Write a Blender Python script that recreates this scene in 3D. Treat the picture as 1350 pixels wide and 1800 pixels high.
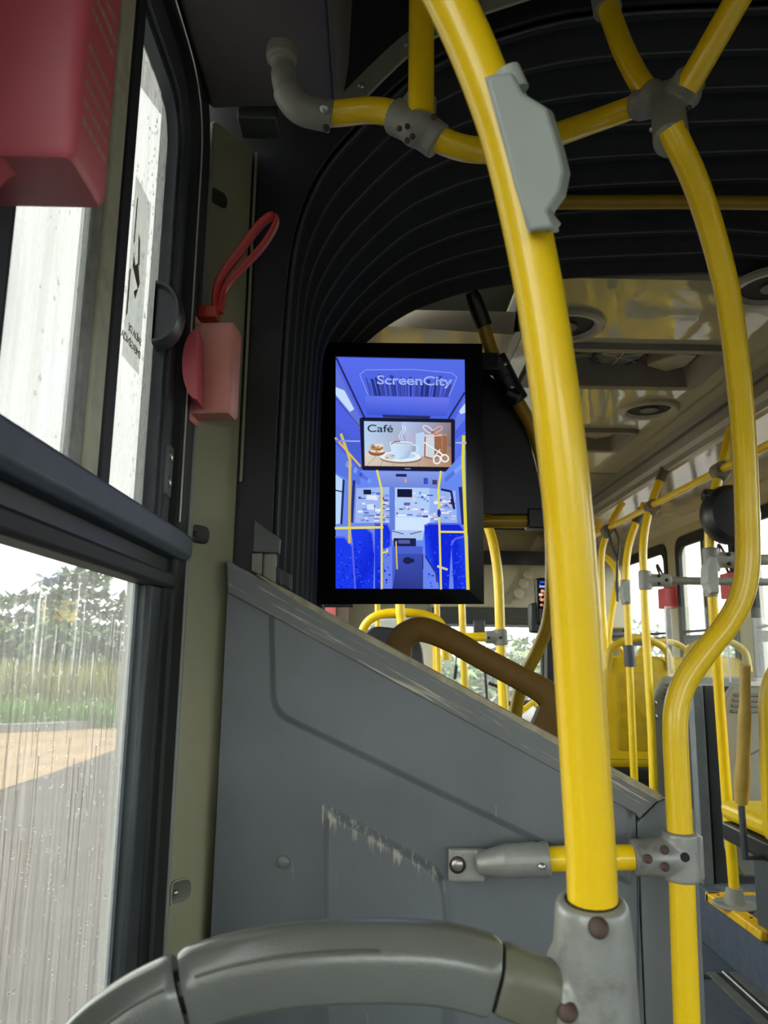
import bpy, bmesh, math, random
from mathutils import Vector as V, Matrix

random.seed(7)
SC = bpy.context.scene
COL = SC.collection
for o in list(bpy.data.objects):
    bpy.data.objects.remove(o)

# ------------------------------------------------------------------ camera, sky, exposure
# world: X to the right across the bus, Y forward along the bus, Z up; the camera's eye is the origin
F = 1360.0
_y = V((655 - 675, -250, -F)).normalized()
_z = V((101, 7590, -F)); _z = (_z - _y * _z.dot(_y)).normalized()
_x = _y.cross(_z)
ROT = Matrix((_x, _y, _z))
cam_data = bpy.data.cameras.new('camera')
cam = bpy.data.objects.new('camera', cam_data)
COL.objects.link(cam)
cam.matrix_world = ROT.to_4x4()
cam_data.sensor_fit = 'VERTICAL'
cam_data.sensor_height = 36.0
cam_data.lens = 36.0 * F / 1800.0
cam_data.clip_start = 0.02
cam_data.clip_end = 400
cam_data.dof.use_dof = True
cam_data.dof.focus_distance = 1.45
cam_data.dof.aperture_fstop = 10.0
SC.camera = cam

SC.view_settings.view_transform = 'Standard'
SC.view_settings.look = 'None'
SC.view_settings.gamma = 1.0
SC.view_settings.use_curve_mapping = False
SC.view_settings.exposure = 0.46
SC.cycles.use_denoising = True
SC.cycles.max_bounces = 14
SC.cycles.diffuse_bounces = 6
SC.cycles.transparent_max_bounces = 24
SC.cycles.caustics_reflective = False
SC.cycles.caustics_refractive = False

SKY = 6.0
world = bpy.data.worlds.new('overcast_sky')
SC.world = world
world.use_nodes = True
_nt = world.node_tree
_bg = _nt.nodes['Background']
_tc = _nt.nodes.new('ShaderNodeTexCoord')
_nz = _nt.nodes.new('ShaderNodeTexNoise'); _nz.inputs['Scale'].default_value = 2.2; _nz.inputs['Detail'].default_value = 5
_rp = _nt.nodes.new('ShaderNodeValToRGB')
_rp.color_ramp.elements[0].position = 0.3; _rp.color_ramp.elements[0].color = (0.84, 0.88, 0.88, 1)
_rp.color_ramp.elements[1].position = 0.7; _rp.color_ramp.elements[1].color = (1.0, 1.0, 0.97, 1)
_nt.links.new(_tc.outputs['Generated'], _nz.inputs['Vector'])
_nt.links.new(_nz.outputs['Fac'], _rp.inputs['Fac'])
_nt.links.new(_rp.outputs['Color'], _bg.inputs['Color'])
_bg.inputs['Strength'].default_value = SKY


# ------------------------------------------------------------------ points from sight lines
def ray(px, py):
    return ROT @ V(((px - 675) / F, -(py - 900) / F, -1.0))
def PY(px, py, y): q = ray(px, py); return q * (y / q.y)
def PX(px, py, x): q = ray(px, py); return q * (x / q.x)
def PZ(px, py, z): q = ray(px, py); return q * (z / q.z)
def PD(px, py, d): return ray(px, py) * d


# ------------------------------------------------------------------ materials
def lin(c):
    if isinstance(c, str):
        c = c.lstrip('#'); c = [int(c[i:i + 2], 16) / 255 for i in (0, 2, 4)]
    elif max(c) > 1.001:
        c = [v / 255 for v in c]
    return tuple(v / 12.92 if v <= 0.04045 else ((v + 0.055) / 1.055) ** 2.4 for v in c) + (1.0,)

MATS = {}
def mat(name, col, rough=0.5, metal=0.0, var=0.12, scale=18.0, bump=0.0, bscale=120.0, stretch=(1, 1, 1), spec=0.5, coat=0.0, emit=None, dirt=None, dirt_amt=0.0, dscale=9.0):
    if name in MATS: return MATS[name]
    m = bpy.data.materials.new(name); m.use_nodes = True
    nt = m.node_tree; N = nt.nodes; L = nt.links
    p = N['Principled BSDF']
    c = lin(col)
    tc = N.new('ShaderNodeTexCoord'); mp = N.new('ShaderNodeMapping'); mp.inputs['Scale'].default_value = stretch
    L.new(tc.outputs['Object'], mp.inputs['Vector'])
    nz = N.new('ShaderNodeTexNoise'); nz.inputs['Scale'].default_value = scale; nz.inputs['Detail'].default_value = 6
    L.new(mp.outputs['Vector'], nz.inputs['Vector'])
    rp = N.new('ShaderNodeValToRGB')
    rp.color_ramp.elements[0].position = 0.3; rp.color_ramp.elements[1].position = 0.7
    rp.color_ramp.elements[0].color = tuple(max(0, v * (1 - var)) for v in c[:3]) + (1,)
    rp.color_ramp.elements[1].color = tuple(min(1, v * (1 + var)) for v in c[:3]) + (1,)
    L.new(nz.outputs['Fac'], rp.inputs['Fac'])
    out = rp.outputs['Color']
    if dirt is not None:
        n2 = N.new('ShaderNodeTexNoise'); n2.inputs['Scale'].default_value = dscale; n2.inputs['Detail'].default_value = 8; n2.inputs['Roughness'].default_value = 0.65
        L.new(mp.outputs['Vector'], n2.inputs['Vector'])
        r2 = N.new('ShaderNodeValToRGB'); r2.color_ramp.elements[0].position = 0.56; r2.color_ramp.elements[1].position = 0.68
        r2.color_ramp.elements[0].color = (0, 0, 0, 1); r2.color_ramp.elements[1].color = (dirt_amt,) * 3 + (1,)
        L.new(n2.outputs['Fac'], r2.inputs['Fac'])
        mx = N.new('ShaderNodeMixRGB'); mx.inputs[2].default_value = lin(dirt)
        L.new(r2.outputs['Color'], mx.inputs[0]); L.new(out, mx.inputs[1]); out = mx.outputs['Color']
    L.new(out, p.inputs['Base Color'])
    p.inputs['Roughness'].default_value = rough
    p.inputs['Metallic'].default_value = metal
    p.inputs['Specular IOR Level'].default_value = spec
    p.inputs['Coat Weight'].default_value = coat
    if coat: p.inputs['Coat Roughness'].default_value = 0.14
    if bump:
        nb = N.new('ShaderNodeTexNoise'); nb.inputs['Scale'].default_value = bscale; nb.inputs['Detail'].default_value = 4
        L.new(mp.outputs['Vector'], nb.inputs['Vector'])
        b = N.new('ShaderNodeBump'); b.inputs['Strength'].default_value = bump; b.inputs['Distance'].default_value = 0.004
        L.new(nb.outputs['Fac'], b.inputs['Height']); L.new(b.outputs['Normal'], p.inputs['Normal'])
    if emit:
        p.inputs['Emission Color'].default_value = c; p.inputs['Emission Strength'].default_value = emit
    MATS[name] = m
    return m

def wear_mat(name, col, worn, rot_deg, lo, hi, scale, stretch, rough=0.45, band=None):
    """painted plastic with long thin scratches along one direction, densest inside a band of the object's own height"""
    m = mat(name, col, rough, var=0.1, scale=7, bump=0.05, bscale=260)
    nt = m.node_tree; N = nt.nodes; L = nt.links; p = N['Principled BSDF']
    base = p.inputs['Base Color'].links[0].from_socket
    tc = N.new('ShaderNodeTexCoord'); mp = N.new('ShaderNodeMapping'); mp.vector_type = 'TEXTURE'
    mp.inputs['Rotation'].default_value = (0, math.radians(rot_deg), 0)
    L.new(tc.outputs['Object'], mp.inputs['Vector'])
    m2 = N.new('ShaderNodeMapping'); m2.inputs['Scale'].default_value = stretch
    L.new(mp.outputs['Vector'], m2.inputs['Vector'])
    nz = N.new('ShaderNodeTexNoise'); nz.inputs['Scale'].default_value = scale; nz.inputs['Detail'].default_value = 8; nz.inputs['Roughness'].default_value = 0.7
    L.new(m2.outputs['Vector'], nz.inputs['Vector'])
    big = N.new('ShaderNodeTexNoise'); big.inputs['Scale'].default_value = 5.0
    L.new(tc.outputs['Object'], big.inputs['Vector'])
    ad = N.new('ShaderNodeMath'); ad.operation = 'MULTIPLY_ADD'; ad.inputs[1].default_value = 0.35
    L.new(big.outputs['Fac'], ad.inputs[0]); L.new(nz.outputs['Fac'], ad.inputs[2])
    val = ad.outputs[0]
    if band:
        # band: (object z height at x = 0, slope dz/dx, half width)
        sp = N.new('ShaderNodeSeparateXYZ'); L.new(tc.outputs['Object'], sp.inputs[0])
        ml = N.new('ShaderNodeMath'); ml.operation = 'MULTIPLY_ADD'; ml.inputs[1].default_value = -band[1]
        L.new(sp.outputs['X'], ml.inputs[0]); L.new(sp.outputs['Z'], ml.inputs[2])
        sb = N.new('ShaderNodeMath'); sb.operation = 'SUBTRACT'; sb.inputs[1].default_value = band[0]; L.new(ml.outputs[0], sb.inputs[0])
        ab = N.new('ShaderNodeMath'); ab.operation = 'ABSOLUTE'; L.new(sb.outputs[0], ab.inputs[0])
        mr = N.new('ShaderNodeMapRange'); mr.inputs['From Min'].default_value = 0; mr.inputs['From Max'].default_value = band[2]
        mr.inputs['To Min'].default_value = 0.09; mr.inputs['To Max'].default_value = -0.09; L.new(ab.outputs[0], mr.inputs['Value'])
        a2 = N.new('ShaderNodeMath'); a2.operation = 'ADD'; L.new(val, a2.inputs[0]); L.new(mr.outputs[0], a2.inputs[1]); val = a2.outputs[0]
    rp = N.new('ShaderNodeValToRGB'); rp.color_ramp.elements[0].position = lo; rp.color_ramp.elements[1].position = hi
    L.new(val, rp.inputs['Fac'])
    mx = N.new('ShaderNodeMixRGB'); mx.inputs[2].default_value = lin(worn)
    L.new(rp.outputs['Color'], mx.inputs[0]); L.new(base, mx.inputs[1]); L.new(mx.outputs['Color'], p.inputs['Base Color'])
    return m

def glass_mat(name, dirt=0.15, tint=(0.96, 0.98, 0.97), streak=True, gloss=0.5, vscale=(60, 60, 2.2), rough=0.03, tl=(0.82, 0.83, 0.8)):
    if name in MATS: return MATS[name]
    m = bpy.data.materials.new(name); m.use_nodes = True
    nt = m.node_tree; N = nt.nodes; L = nt.links
    N.remove(N['Principled BSDF']); out = N['Material Output']
    tr = N.new('ShaderNodeBsdfTransparent'); tr.inputs[0].default_value = tint + (1,)
    gl = N.new('ShaderNodeBsdfGlossy'); gl.inputs['Roughness'].default_value = rough
    fr = N.new('ShaderNodeFresnel'); fr.inputs['IOR'].default_value = 1.35
    fm = N.new('ShaderNodeMath'); fm.operation = 'MULTIPLY'; fm.inputs[1].default_value = gloss; L.new(fr.outputs[0], fm.inputs[0])
    m1 = N.new('ShaderNodeMixShader'); L.new(fm.outputs[0], m1.inputs[0]); L.new(tr.outputs[0], m1.inputs[1]); L.new(gl.outputs[0], m1.inputs[2])
    last = m1.outputs[0]
    if dirt:
        df = N.new('ShaderNodeBsdfTranslucent'); df.inputs[0].default_value = tl + (1,)
        tc = N.new('ShaderNodeTexCoord'); mp = N.new('ShaderNodeMapping'); mp.inputs['Scale'].default_value = vscale
        L.new(tc.outputs['Object'], mp.inputs['Vector'])
        nz = N.new('ShaderNodeTexNoise'); nz.inputs['Scale'].default_value = 1.6; nz.inputs['Detail'].default_value = 9; nz.inputs['Roughness'].default_value = 0.62
        L.new(mp.outputs['Vector'], nz.inputs['Vector'])
        mr = N.new('ShaderNodeMapRange'); mr.inputs['From Min'].default_value = 0.36; mr.inputs['From Max'].default_value = 0.7
        mr.inputs['To Min'].default_value = dirt * 0.45; mr.inputs['To Max'].default_value = min(1, dirt * 1.9)
        L.new(nz.outputs['Fac'], mr.inputs['Value'])
        m2 = N.new('ShaderNodeMixShader'); L.new(mr.outputs[0], m2.inputs[0]); L.new(last, m2.inputs[1]); L.new(df.outputs[0], m2.inputs[2])
        last = m2.outputs[0]
    L.new(last, out.inputs['Surface'])
    MATS[name] = m
    return m

YEL = mat('yellow_paint', (248, 208, 12), 0.36, var=0.02, scale=14, spec=0.5, coat=0.35)
YELD = mat('shaded_yellow_paint', (168, 134, 18), 0.38, var=0.08, scale=14)  # same yellow paint, with the shade inside the joint put into its colour
YELF = mat('yellow_paint_far', (246, 208, 16), 0.3, var=0.05, scale=14, coat=0.2)
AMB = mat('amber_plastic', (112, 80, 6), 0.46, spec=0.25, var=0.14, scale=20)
ALU = mat('cast_aluminium', (150, 152, 148), 0.42, metal=0.25, var=0.12, scale=30, bump=0.12, bscale=160, dirt=(88, 84, 76), dirt_amt=0.6, dscale=14)
GRYF = mat('grey_fitting', (138, 138, 128), 0.5, var=0.08, scale=24, bump=0.06)
HOUS = mat('grey_housing_plastic', (163, 170, 163), 0.5, var=0.04, scale=30, bump=0.04, bscale=300)
HAND = mat('grey_handle_plastic', (104, 107, 102), 0.26, coat=0.4, var=0.07, scale=10, bump=0.1, bscale=500)
HAND2 = mat('grey_neck_plastic', (104, 104, 88), 0.4, var=0.08, scale=10, bump=0.05, bscale=400)
PANEL = wear_mat('partition_grey', (103, 109, 114), (172, 168, 150), 88, 0.86, 0.93, 3.0, (3, 40, 60), rough=0.42)
CAP = wear_mat('capping_grey', (106, 111, 112), (190, 182, 158), 27.5, 0.67, 0.755, 2.2, (3.2, 30, 95), rough=0.45, band=(1.245 + .02, -0.515, 0.06))
EDGE = mat('worn_edge', (158, 150, 124), 0.6, var=0.25, scale=40, dirt=(96, 96, 92), dirt_amt=0.8, dscale=24)
OLIVE = mat('olive_pillar_cover', (146, 145, 118), 0.5, var=0.05, scale=6, bump=0.05, bscale=320)
OLIVD = mat('recess_plastic', (96, 98, 88), 0.5, var=0.08)
RUBB = mat('black_rubber', (22, 25, 28), 0.6, var=0.15, scale=25)
DARKF = mat('dark_window_frame', (62, 68, 74), 0.4, var=0.12, scale=16, dirt=(110, 108, 100), dirt_amt=0.35, dscale=10)
TRANS = mat('blue_grey_transom', (78, 88, 104), 0.5, var=0.1, scale=30, bump=0.1, bscale=260)
SEAL = mat('grey_seal', (142, 146, 142), 0.5, var=0.06)
BRIGHT = mat('bright_aluminium', (205, 208, 205), 0.3, metal=0.7, var=0.08)
STILE = mat('beige_stile', (196, 196, 172), 0.5, var=0.12, scale=30, dirt=(150, 120, 80), dirt_amt=0.5, dscale=12)
RED = mat('red_plastic', (206, 92, 104), 0.4, var=0.06, scale=16, bump=0.03)
REDF = mat('faded_red_plastic', (224, 150, 138), 0.45, var=0.08, scale=16, bump=0.03)
REDD = mat('red_strap', (184, 52, 46), 0.4, var=0.1, scale=30, bump=0.1)
BELL = mat('bellows_fabric', (25, 29, 32), 0.75, var=0.2, scale=20, bump=0.25, bscale=70)
SEAM = mat('bellows_seam', (76, 82, 82), 0.6, var=0.2, scale=40)
BLK = mat('black_plastic', (22, 24, 26), 0.4, var=0.15)
BLKG = mat('black_gloss', (6, 7, 9), 0.2, var=0.1, spec=0.25)
DUCT = mat('duct_panel', (104, 98, 92), 0.55, var=0.07, scale=5)
CEILR = mat('ceiling_rear_panel', (72, 78, 70), 0.5, var=0.08, scale=6)
RING = mat('arch_ring', (150, 154, 138), 0.45, var=0.12, scale=20)
WALLG = mat('wall_grey', (150, 150, 140), 0.5, var=0.06, scale=6)
BEIGE = mat('beige_panel', (176, 172, 150), 0.5, var=0.05, scale=5)
CEILF = mat('glossy_ceiling', (192, 188, 160), 0.05, var=0.05, scale=4, bump=0.6, bscale=3.0, spec=1.0)
COVE = mat('glossy_cove', (182, 172, 152), 0.1, var=0.08, scale=5, bump=0.6, bscale=6, coat=0.5)
FASC = mat('fascia_aluminium', (150, 148, 140), 0.3, metal=0.5, var=0.12, scale=12, stretch=(1, 0.2, 1))
FLOOR = mat('blue_grey_floor', (74, 84, 98), 0.6, var=0.18, scale=22, bump=0.2, bscale=300)
BOARD = mat('grey_board', (142, 144, 138), 0.45, var=0.07, scale=10)
CAB = mat('dark_cabinet', (64, 70, 72), 0.45, var=0.08)
SEATY = mat('yellow_seat_shell', (214, 182, 16), 0.38, var=0.07, scale=12)
CUSH = mat('dark_cushion', (40, 42, 46), 0.8, var=0.2, scale=60, bump=0.3)
BOLT = mat('rusty_bolt', (70, 54, 47), 0.5, metal=0.4, var=0.25, scale=120)
STEEL = mat('screw_steel', (176, 178, 176), 0.3, metal=0.8, var=0.1)
DARK = mat('dark_hole', (14, 14, 14), 0.7, var=0.1)
WHITEB = mat('pale_board', (206, 210, 206), 0.5, var=0.05)
GLASSL = glass_mat('rainy_glass', 0.05, tint=(.80, .81, .79))
GLASSU = glass_mat('misted_glass', 0.30, tint=(.53, .54, .53), tl=(.42, .43, .42),  vscale=(40, 40, 3))
GLASSW = glass_mat('wet_edge_film', 0.5, tint=(.8, .84, .84), tl=(.5, .5, .5),  vscale=(120, 120, 14))
GLASSC = glass_mat('clear_glass', 0.05)
ACRYL = glass_mat('acrylic', 0.06, gloss=0.8)
DROP = glass_mat('water_drop', 0.0, tint=(1, 1, 1), gloss=2.2, rough=0.0)
ASPH = mat('wet_asphalt', (66, 58, 53), 0.75, var=0.16, scale=1.4, bump=0.1, bscale=60, spec=0.15)
DIRT = mat('orange_dirt', (130, 106, 76), 0.9, var=0.22, scale=1.2, bump=0.3, bscale=9)
GRASSG = mat('verge_ground', (58, 70, 34), 0.9, var=0.25, scale=1.2)
GRASS = mat('tall_grass', (112, 112, 48), 0.8, var=0.25, scale=0.6)
GRASS2 = mat('green_grass', (80, 116, 30), 0.8, var=0.2, scale=0.9)
LEAF = mat('leaf_dark', (60, 84, 52), 0.6, var=0.25, scale=1.3)
LEAF2 = mat('leaf_mid', (76, 100, 48), 0.6, var=0.25, scale=1.3)
BARK = mat('bark', (84, 72, 60), 0.9, var=0.2)
CONC = mat('concrete', (96, 95, 92), 0.8, var=0.12, scale=3)


# ------------------------------------------------------------------ mesh building
WLOC = {}
class MB:
    def __init__(s): s.v = []; s.f = []
    def add(s, vs, fs):
        n = len(s.v); s.v += [V(p) for p in vs]; s.f += [tuple(i + n for i in f) for f in fs]; return s
    def box(s, c, d, rot=None):
        c = V(c); h = V(d) / 2; vs = []
        for x in (-1, 1):
            for y in (-1, 1):
                for z in (-1, 1):
                    p = V((x * h.x, y * h.y, z * h.z)); vs.append(c + (rot @ p if rot else p))
        return s.add(vs, [(0, 1, 3, 2), (4, 6, 7, 5), (0, 4, 5, 1), (2, 3, 7, 6), (0, 2, 6, 4), (1, 5, 7, 3)])
    def bx(s, x0, x1, y0, y1, z0, z1):
        return s.box(((x0 + x1) / 2, (y0 + y1) / 2, (z0 + z1) / 2), (abs(x1 - x0), abs(y1 - y0), abs(z1 - z0)))
    def hull(s, a, b):
        """closed solid between two loops of the same length"""
        n = len(a)
        fs = [tuple(range(n))[::-1], tuple(range(n, 2 * n))]
        fs += [(i, (i + 1) % n, n + (i + 1) % n, n + i) for i in range(n)]
        return s.add(list(a) + list(b), fs)
    def prism(s, pts, off):
        off = V(off); return s.hull([V(p) for p in pts], [V(p) + off for p in pts])
    def loft(s, loops, caps=True, closed=True):
        n = len(loops[0]); vs = [p for l in loops for p in l]; fs = []
        for k in range(len(loops) - 1):
            for i in range(n if closed else n - 1):
                j = (i + 1) % n
                fs.append((k * n + i, k * n + j, (k + 1) * n + j, (k + 1) * n + i))
        if caps: fs += [tuple(range(n))[::-1], tuple(range((len(loops) - 1) * n, len(loops) * n))]
        return s.add(vs, fs)
    def tube(s, path, r, seg=14, caps=True):
        path = [V(p) for p in path]; fr = frames(path); loops = []
        for i, (p, (t, a, b)) in enumerate(zip(path, fr)):
            ri = r[i] if isinstance(r, (list, tuple)) else r
            loops.append([p + (a * math.cos(2 * math.pi * k / seg) + b * math.sin(2 * math.pi * k / seg)) * ri for k in range(seg)])
        return s.loft(loops, caps)
    def sweep(s, path, prof, up=None, caps=True, scales=None):
        path = [V(p) for p in path]; loops = []
        for i, p in enumerate(path):
            t = (path[min(i + 1, len(path) - 1)] - path[max(i - 1, 0)]).normalized()
            u = V(up) if up else V((0, 0, 1)); sd = t.cross(u).normalized(); u2 = sd.cross(t).normalized()
            k = scales[i] if scales else 1
            loops.append([p + sd * a * k + u2 * b * k for a, b in prof])
        return s.loft(loops, caps)
    def cyl(s, a, b, r, seg=20, r2=None):
        return s.tube([a, b], [r, r if r2 is None else r2], seg)
    def disc(s, c, nrm, r, h, seg=16, dome=0.0):
        c = V(c); nrm = V(nrm).normalized(); pts = [c, c + nrm * h]; rs = [r, r]
        if dome: pts += [c + nrm * (h + dome * .6), c + nrm * (h + dome)]; rs += [r * .8, r * .3]
        return s.tube(pts, rs, seg)
    def ell(s, c, rad, seg=10, rings=6):
        c = V(c); loops = []
        for i in range(1, rings):
            a = math.pi * i / rings
            loops.append([c + V((rad[0] * math.sin(a) * math.cos(2 * math.pi * k / seg), rad[1] * math.sin(a) * math.sin(2 * math.pi * k / seg), rad[2] * math.cos(a))) for k in range(seg)])
        return s.loft(loops)
    def build(s, name, m, parent=None, smooth=True, bevel=0, kind=None, label=None, angle=0.6, remesh=0, sub=0):
        o0 = V((0, 0, 0))
        if parent is not None: o0 = WLOC[parent.name]
        me = bpy.data.meshes.new(name)
        me.from_pydata([tuple(p - o0) for p in s.v], [], s.f)
        bm = bmesh.new(); bm.from_mesh(me); bmesh.ops.recalc_face_normals(bm, faces=bm.faces); bm.to_mesh(me); bm.free()
        me.materials.append(m)
        if smooth:
            me.polygons.foreach_set('use_smooth', [True] * len(me.polygons)); me.set_sharp_from_angle(angle=angle)
        o = bpy.data.objects.new(name, me); COL.objects.link(o)
        if parent is not None: o.parent = parent
        WLOC[o.name] = o0
        if bevel:
            b = o.modifiers.new('bevel', 'BEVEL'); b.width = bevel; b.segments = 2; b.limit_method = 'ANGLE'; b.angle_limit = 0.6
        if remesh:
            r = o.modifiers.new('remesh', 'REMESH'); r.mode = 'VOXEL'; r.voxel_size = remesh; r.use_smooth_shade = True
            k = o.modifiers.new('smooth', 'SMOOTH'); k.factor = 0.6; k.iterations = 7
        if kind: o['kind'] = kind
        if label: o['label'] = label
        return o

def frames(path):
    out = []; prev = None
    for i, p in enumerate(path):
        t = (path[min(i + 1, len(path) - 1)] - path[max(i - 1, 0)]).normalized()
        if prev is None:
            a = t.cross(V((0.31, 0.9, 0.2)));  a = a if a.length > 0.1 else t.cross(V((1, 0, 0)))
            a.normalize()
        else:
            a = prev - t * prev.dot(t); a.normalize()
        prev = a; out.append((t, a, t.cross(a)))
    return out

def spline(pts, n=8):
    pts = [V(p) for p in pts]; out = []
    P = [pts[0] * 2 - pts[1]] + pts + [pts[-1] * 2 - pts[-2]]
    for i in range(1, len(P) - 2):
        p0, p1, p2, p3 = P[i - 1:i + 3]
        for k in range(n):
            t = k / n
            out.append(0.5 * ((2 * p1) + (p2 - p0) * t + (2 * p0 - 5 * p1 + 4 * p2 - p3) * t * t + (3 * p1 - p0 - 3 * p2 + p3) * t ** 3))
    out.append(pts[-1]); return out

def round_poly(pts, r, n=5):
    """round the corners of a 2-D polygon; r is a number or one per corner"""
    out = []; N = len(pts)
    for i in range(N):
        p = V(pts[i]); a = V(pts[i - 1]) - p; b = V(pts[(i + 1) % N]) - p
        ri = r[i] if isinstance(r, (list, tuple)) else r
        if ri <= 0: out.append(p); continue
        d = min(ri, a.length * .49, b.length * .49); pa = p + a.normalized() * d; pb = p + b.normalized() * d
        for k in range(n + 1):
            t = k / n; out.append(pa * (1 - t) ** 2 + p * 2 * t * (1 - t) + pb * t * t)
    return out

def inset2(pts, d):
    """offset a 2-D loop inwards (positive d) for a counter-clockwise loop"""
    n = len(pts); out = []
    ar = sum(pts[i][0] * pts[(i + 1) % n][1] - pts[(i + 1) % n][0] * pts[i][1] for i in range(n))
    sg = 1 if ar > 0 else -1
    for i in range(n):
        p = V(pts[i]); a = (p - V(pts[i - 1])); b = (V(pts[(i + 1) % n]) - p)
        if a.length < 1e-7: a = b
        if b.length < 1e-7: b = a
        na = V((-a.y, a.x)).normalized(); nb = V((-b.y, b.x)).normalized(); q = (na + nb)
        q = q / max(q.length_squared / 2, .3) if q.length > 1e-6 else na
        out.append(p + q * d * sg)
    return out

def ring(mb, outer, inner, to3, t0, t1):
    """a frame between two 2-D loops, extruded from depth t0 to t1; to3(u, v, t) gives the point"""
    n = len(outer); L = [[to3(p[0], p[1], t) for p in lp] for lp in (outer, inner) for t in (t0, t1)]
    o0, o1, i0, i1 = L
    vs = o0 + o1 + i0 + i1; fs = []
    for k in range(n):
        j = (k + 1) % n
        fs += [(k, j, n + j, n + k), (2 * n + j, 2 * n + k, 3 * n + k, 3 * n + j), (n + k, n + j, 3 * n + j, 3 * n + k), (j, k, 2 * n + k, 2 * n + j)]
    mb.add(vs, fs); return mb

def thing(name, label, cat, loc=(0, 0, 0), group=None):
    o = bpy.data.objects.new(name, None); COL.objects.link(o); o.location = loc; o.empty_display_size = 0.05
    o['label'] = label; o['category'] = cat
    if group: o['group'] = group
    WLOC[o.name] = V(loc); return o
def tag(o, label, cat, group=None):
    o['label'] = label; o['category'] = cat
    if group: o['group'] = group
    return o
def dup(root, loc, label, rotz=0.0):
    c = root.copy(); COL.objects.link(c); c.location = loc; c.rotation_euler = (0, 0, rotz); c['label'] = label; WLOC[c.name] = V(loc)
    for ch in list(root.children):
        d = ch.copy(); COL.objects.link(d); d.parent = c
        for g in list(ch.children):
            e = g.copy(); COL.objects.link(e); e.parent = d
    return c
def struct(o): o['kind'] = 'structure'; return o
def text(name, body, m, parent, size, mtx, extrude=0.0002, offset=0.0, align='LEFT', spacing=1.0):
    cu = bpy.data.curves.new(name, 'FONT'); cu.body = body; cu.size = size; cu.extrude = extrude; cu.offset = offset; cu.align_x = align; cu.space_character = spacing
    cu.materials.append(m); tmp = bpy.data.objects.new('tmp', cu); COL.objects.link(tmp)
    me = bpy.data.meshes.new_from_object(tmp.evaluated_get(bpy.context.evaluated_depsgraph_get())); me.name = name
    bpy.data.objects.remove(tmp); o = bpy.data.objects.new(name, me); COL.objects.link(o)
    if parent is not None:
        o.parent = parent; o0 = WLOC[parent.name]
        mtx = Matrix.Translation(-o0) @ mtx
    o.matrix_local = mtx; WLOC[o.name] = o0 if parent is not None else V((0, 0, 0)); return o
def frame_mtx(o, u, v):
    u = V(u).normalized(); n = u.cross(V(v)).normalized(); v = n.cross(u)
    return Matrix(((u.x, v.x, n.x, o[0]), (u.y, v.y, n.y, o[1]), (u.z, v.z, n.z, o[2]), (0, 0, 0, 1)))
def screw(c, nrm, r, parent, m=None, h=0.002, name='screw', dome=0.002):
    return MB().disc(c, nrm, r, h, 14, dome).build(name, m or STEEL, parent)

FZ = -1.2          # saloon floor
PZF = -0.97        # raised platform under the seats
XL, XR = -0.335, 2.28
CF = 1.14          # front ceiling
CR = 1.42          # rear ceiling
Y0, Y1, Y2, Y3, Y4 = -3.4, 1.30, 1.38, 2.17, 7.6   # rear end, rear arch, joint start, joint end, front end
ZSILL, ZHEAD = -0.62, 0.98

exec_parts = []

# ================================================================== large structure
# ---- floors
struct(MB().bx(-0.36, XR + .06, Y0, Y4, FZ - .06, FZ).build('floor', FLOOR, smooth=False))

# ---- walls of the rear section (windows are openings), wall_left / wall_right
def yz(x):
    return lambda u, v, t: V((x + t, u, v))

def wall_x(name, x0, x1, ya, yb, za, zb, holes, m):
    """a wall normal to X with rectangular openings (y0, y1, z0, z1)"""
    mb = MB(); ys = ya
    for (h0, h1, v0, v1) in sorted(holes):
        if h0 > ys: mb.bx(x0, x1, ys, h0, za, zb)
        mb.bx(x0, x1, h0, h1, za, v0); mb.bx(x0, x1, h0, h1, v1, zb); ys = h1
    if ys < yb: mb.bx(x0, x1, ys, yb, za, zb)
    return struct(mb.build(name, m, smooth=False))

ZT = 1.02
LW = [(-3.2, -2.25, -.62, .9), (-2.1, -1.15, -.62, .9), (-1.0, .28, -.62, .9), (.50, 1.262, -.72, 1.0)]
wall_x('wall_left', -.40, -.325, Y0, Y1, FZ, ZT + .42, LW, WALLG)
RW = [(-3.1, -2.3, -.62, .45), (-1.9, -1.1, -.62, .45), (-.8, .0, -.62, .45), (.3, 1.1, -.62, .45)]  # unseen windows, heads lowered so less light reaches the upper rear section
wall_x('wall_right', XR, XR + .06, Y0, Y2, FZ, ZT + .42, RW, WALLG)
wb = MB(); wb.bx(-.36, XR + .06, Y0 - .06, Y0, FZ, -.3); wb.bx(-.36, XR + .06, Y0 - .06, Y0, .55, 1.46); wb.bx(-.36, -.1, Y0 - .06, Y0, -.3, .55); wb.bx(XR - .2, XR + .06, Y0 - .06, Y0, -.3, .55)  # unseen back opening, kept small to cut the light on the rear top
struct(wb.build('wall_back', WALLG, smooth=False))
struct(MB().bx(-.1, XR - .2, Y0 - .035, Y0 - .028, -.3, .55).build('window_5', GLASSC, smooth=False))
for k, (a, b, c, d) in enumerate(LW[:3]):
    w = struct(MB().bx(-.368, -.362, a, b, c, d).build('window_%d' % (k + 6), GLASSC, smooth=False))
    fr = MB(); ring(fr, [V(p) for p in ((a, c), (b, c), (b, d), (a, d))], [V(p) for p in ((a + .05, c + .05), (b - .05, c + .05), (b - .05, d - .05), (a + .05, d - .05))], yz(-.375), 0, .06)
    fr.build('window_frame', RUBB, w, smooth=False)
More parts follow.
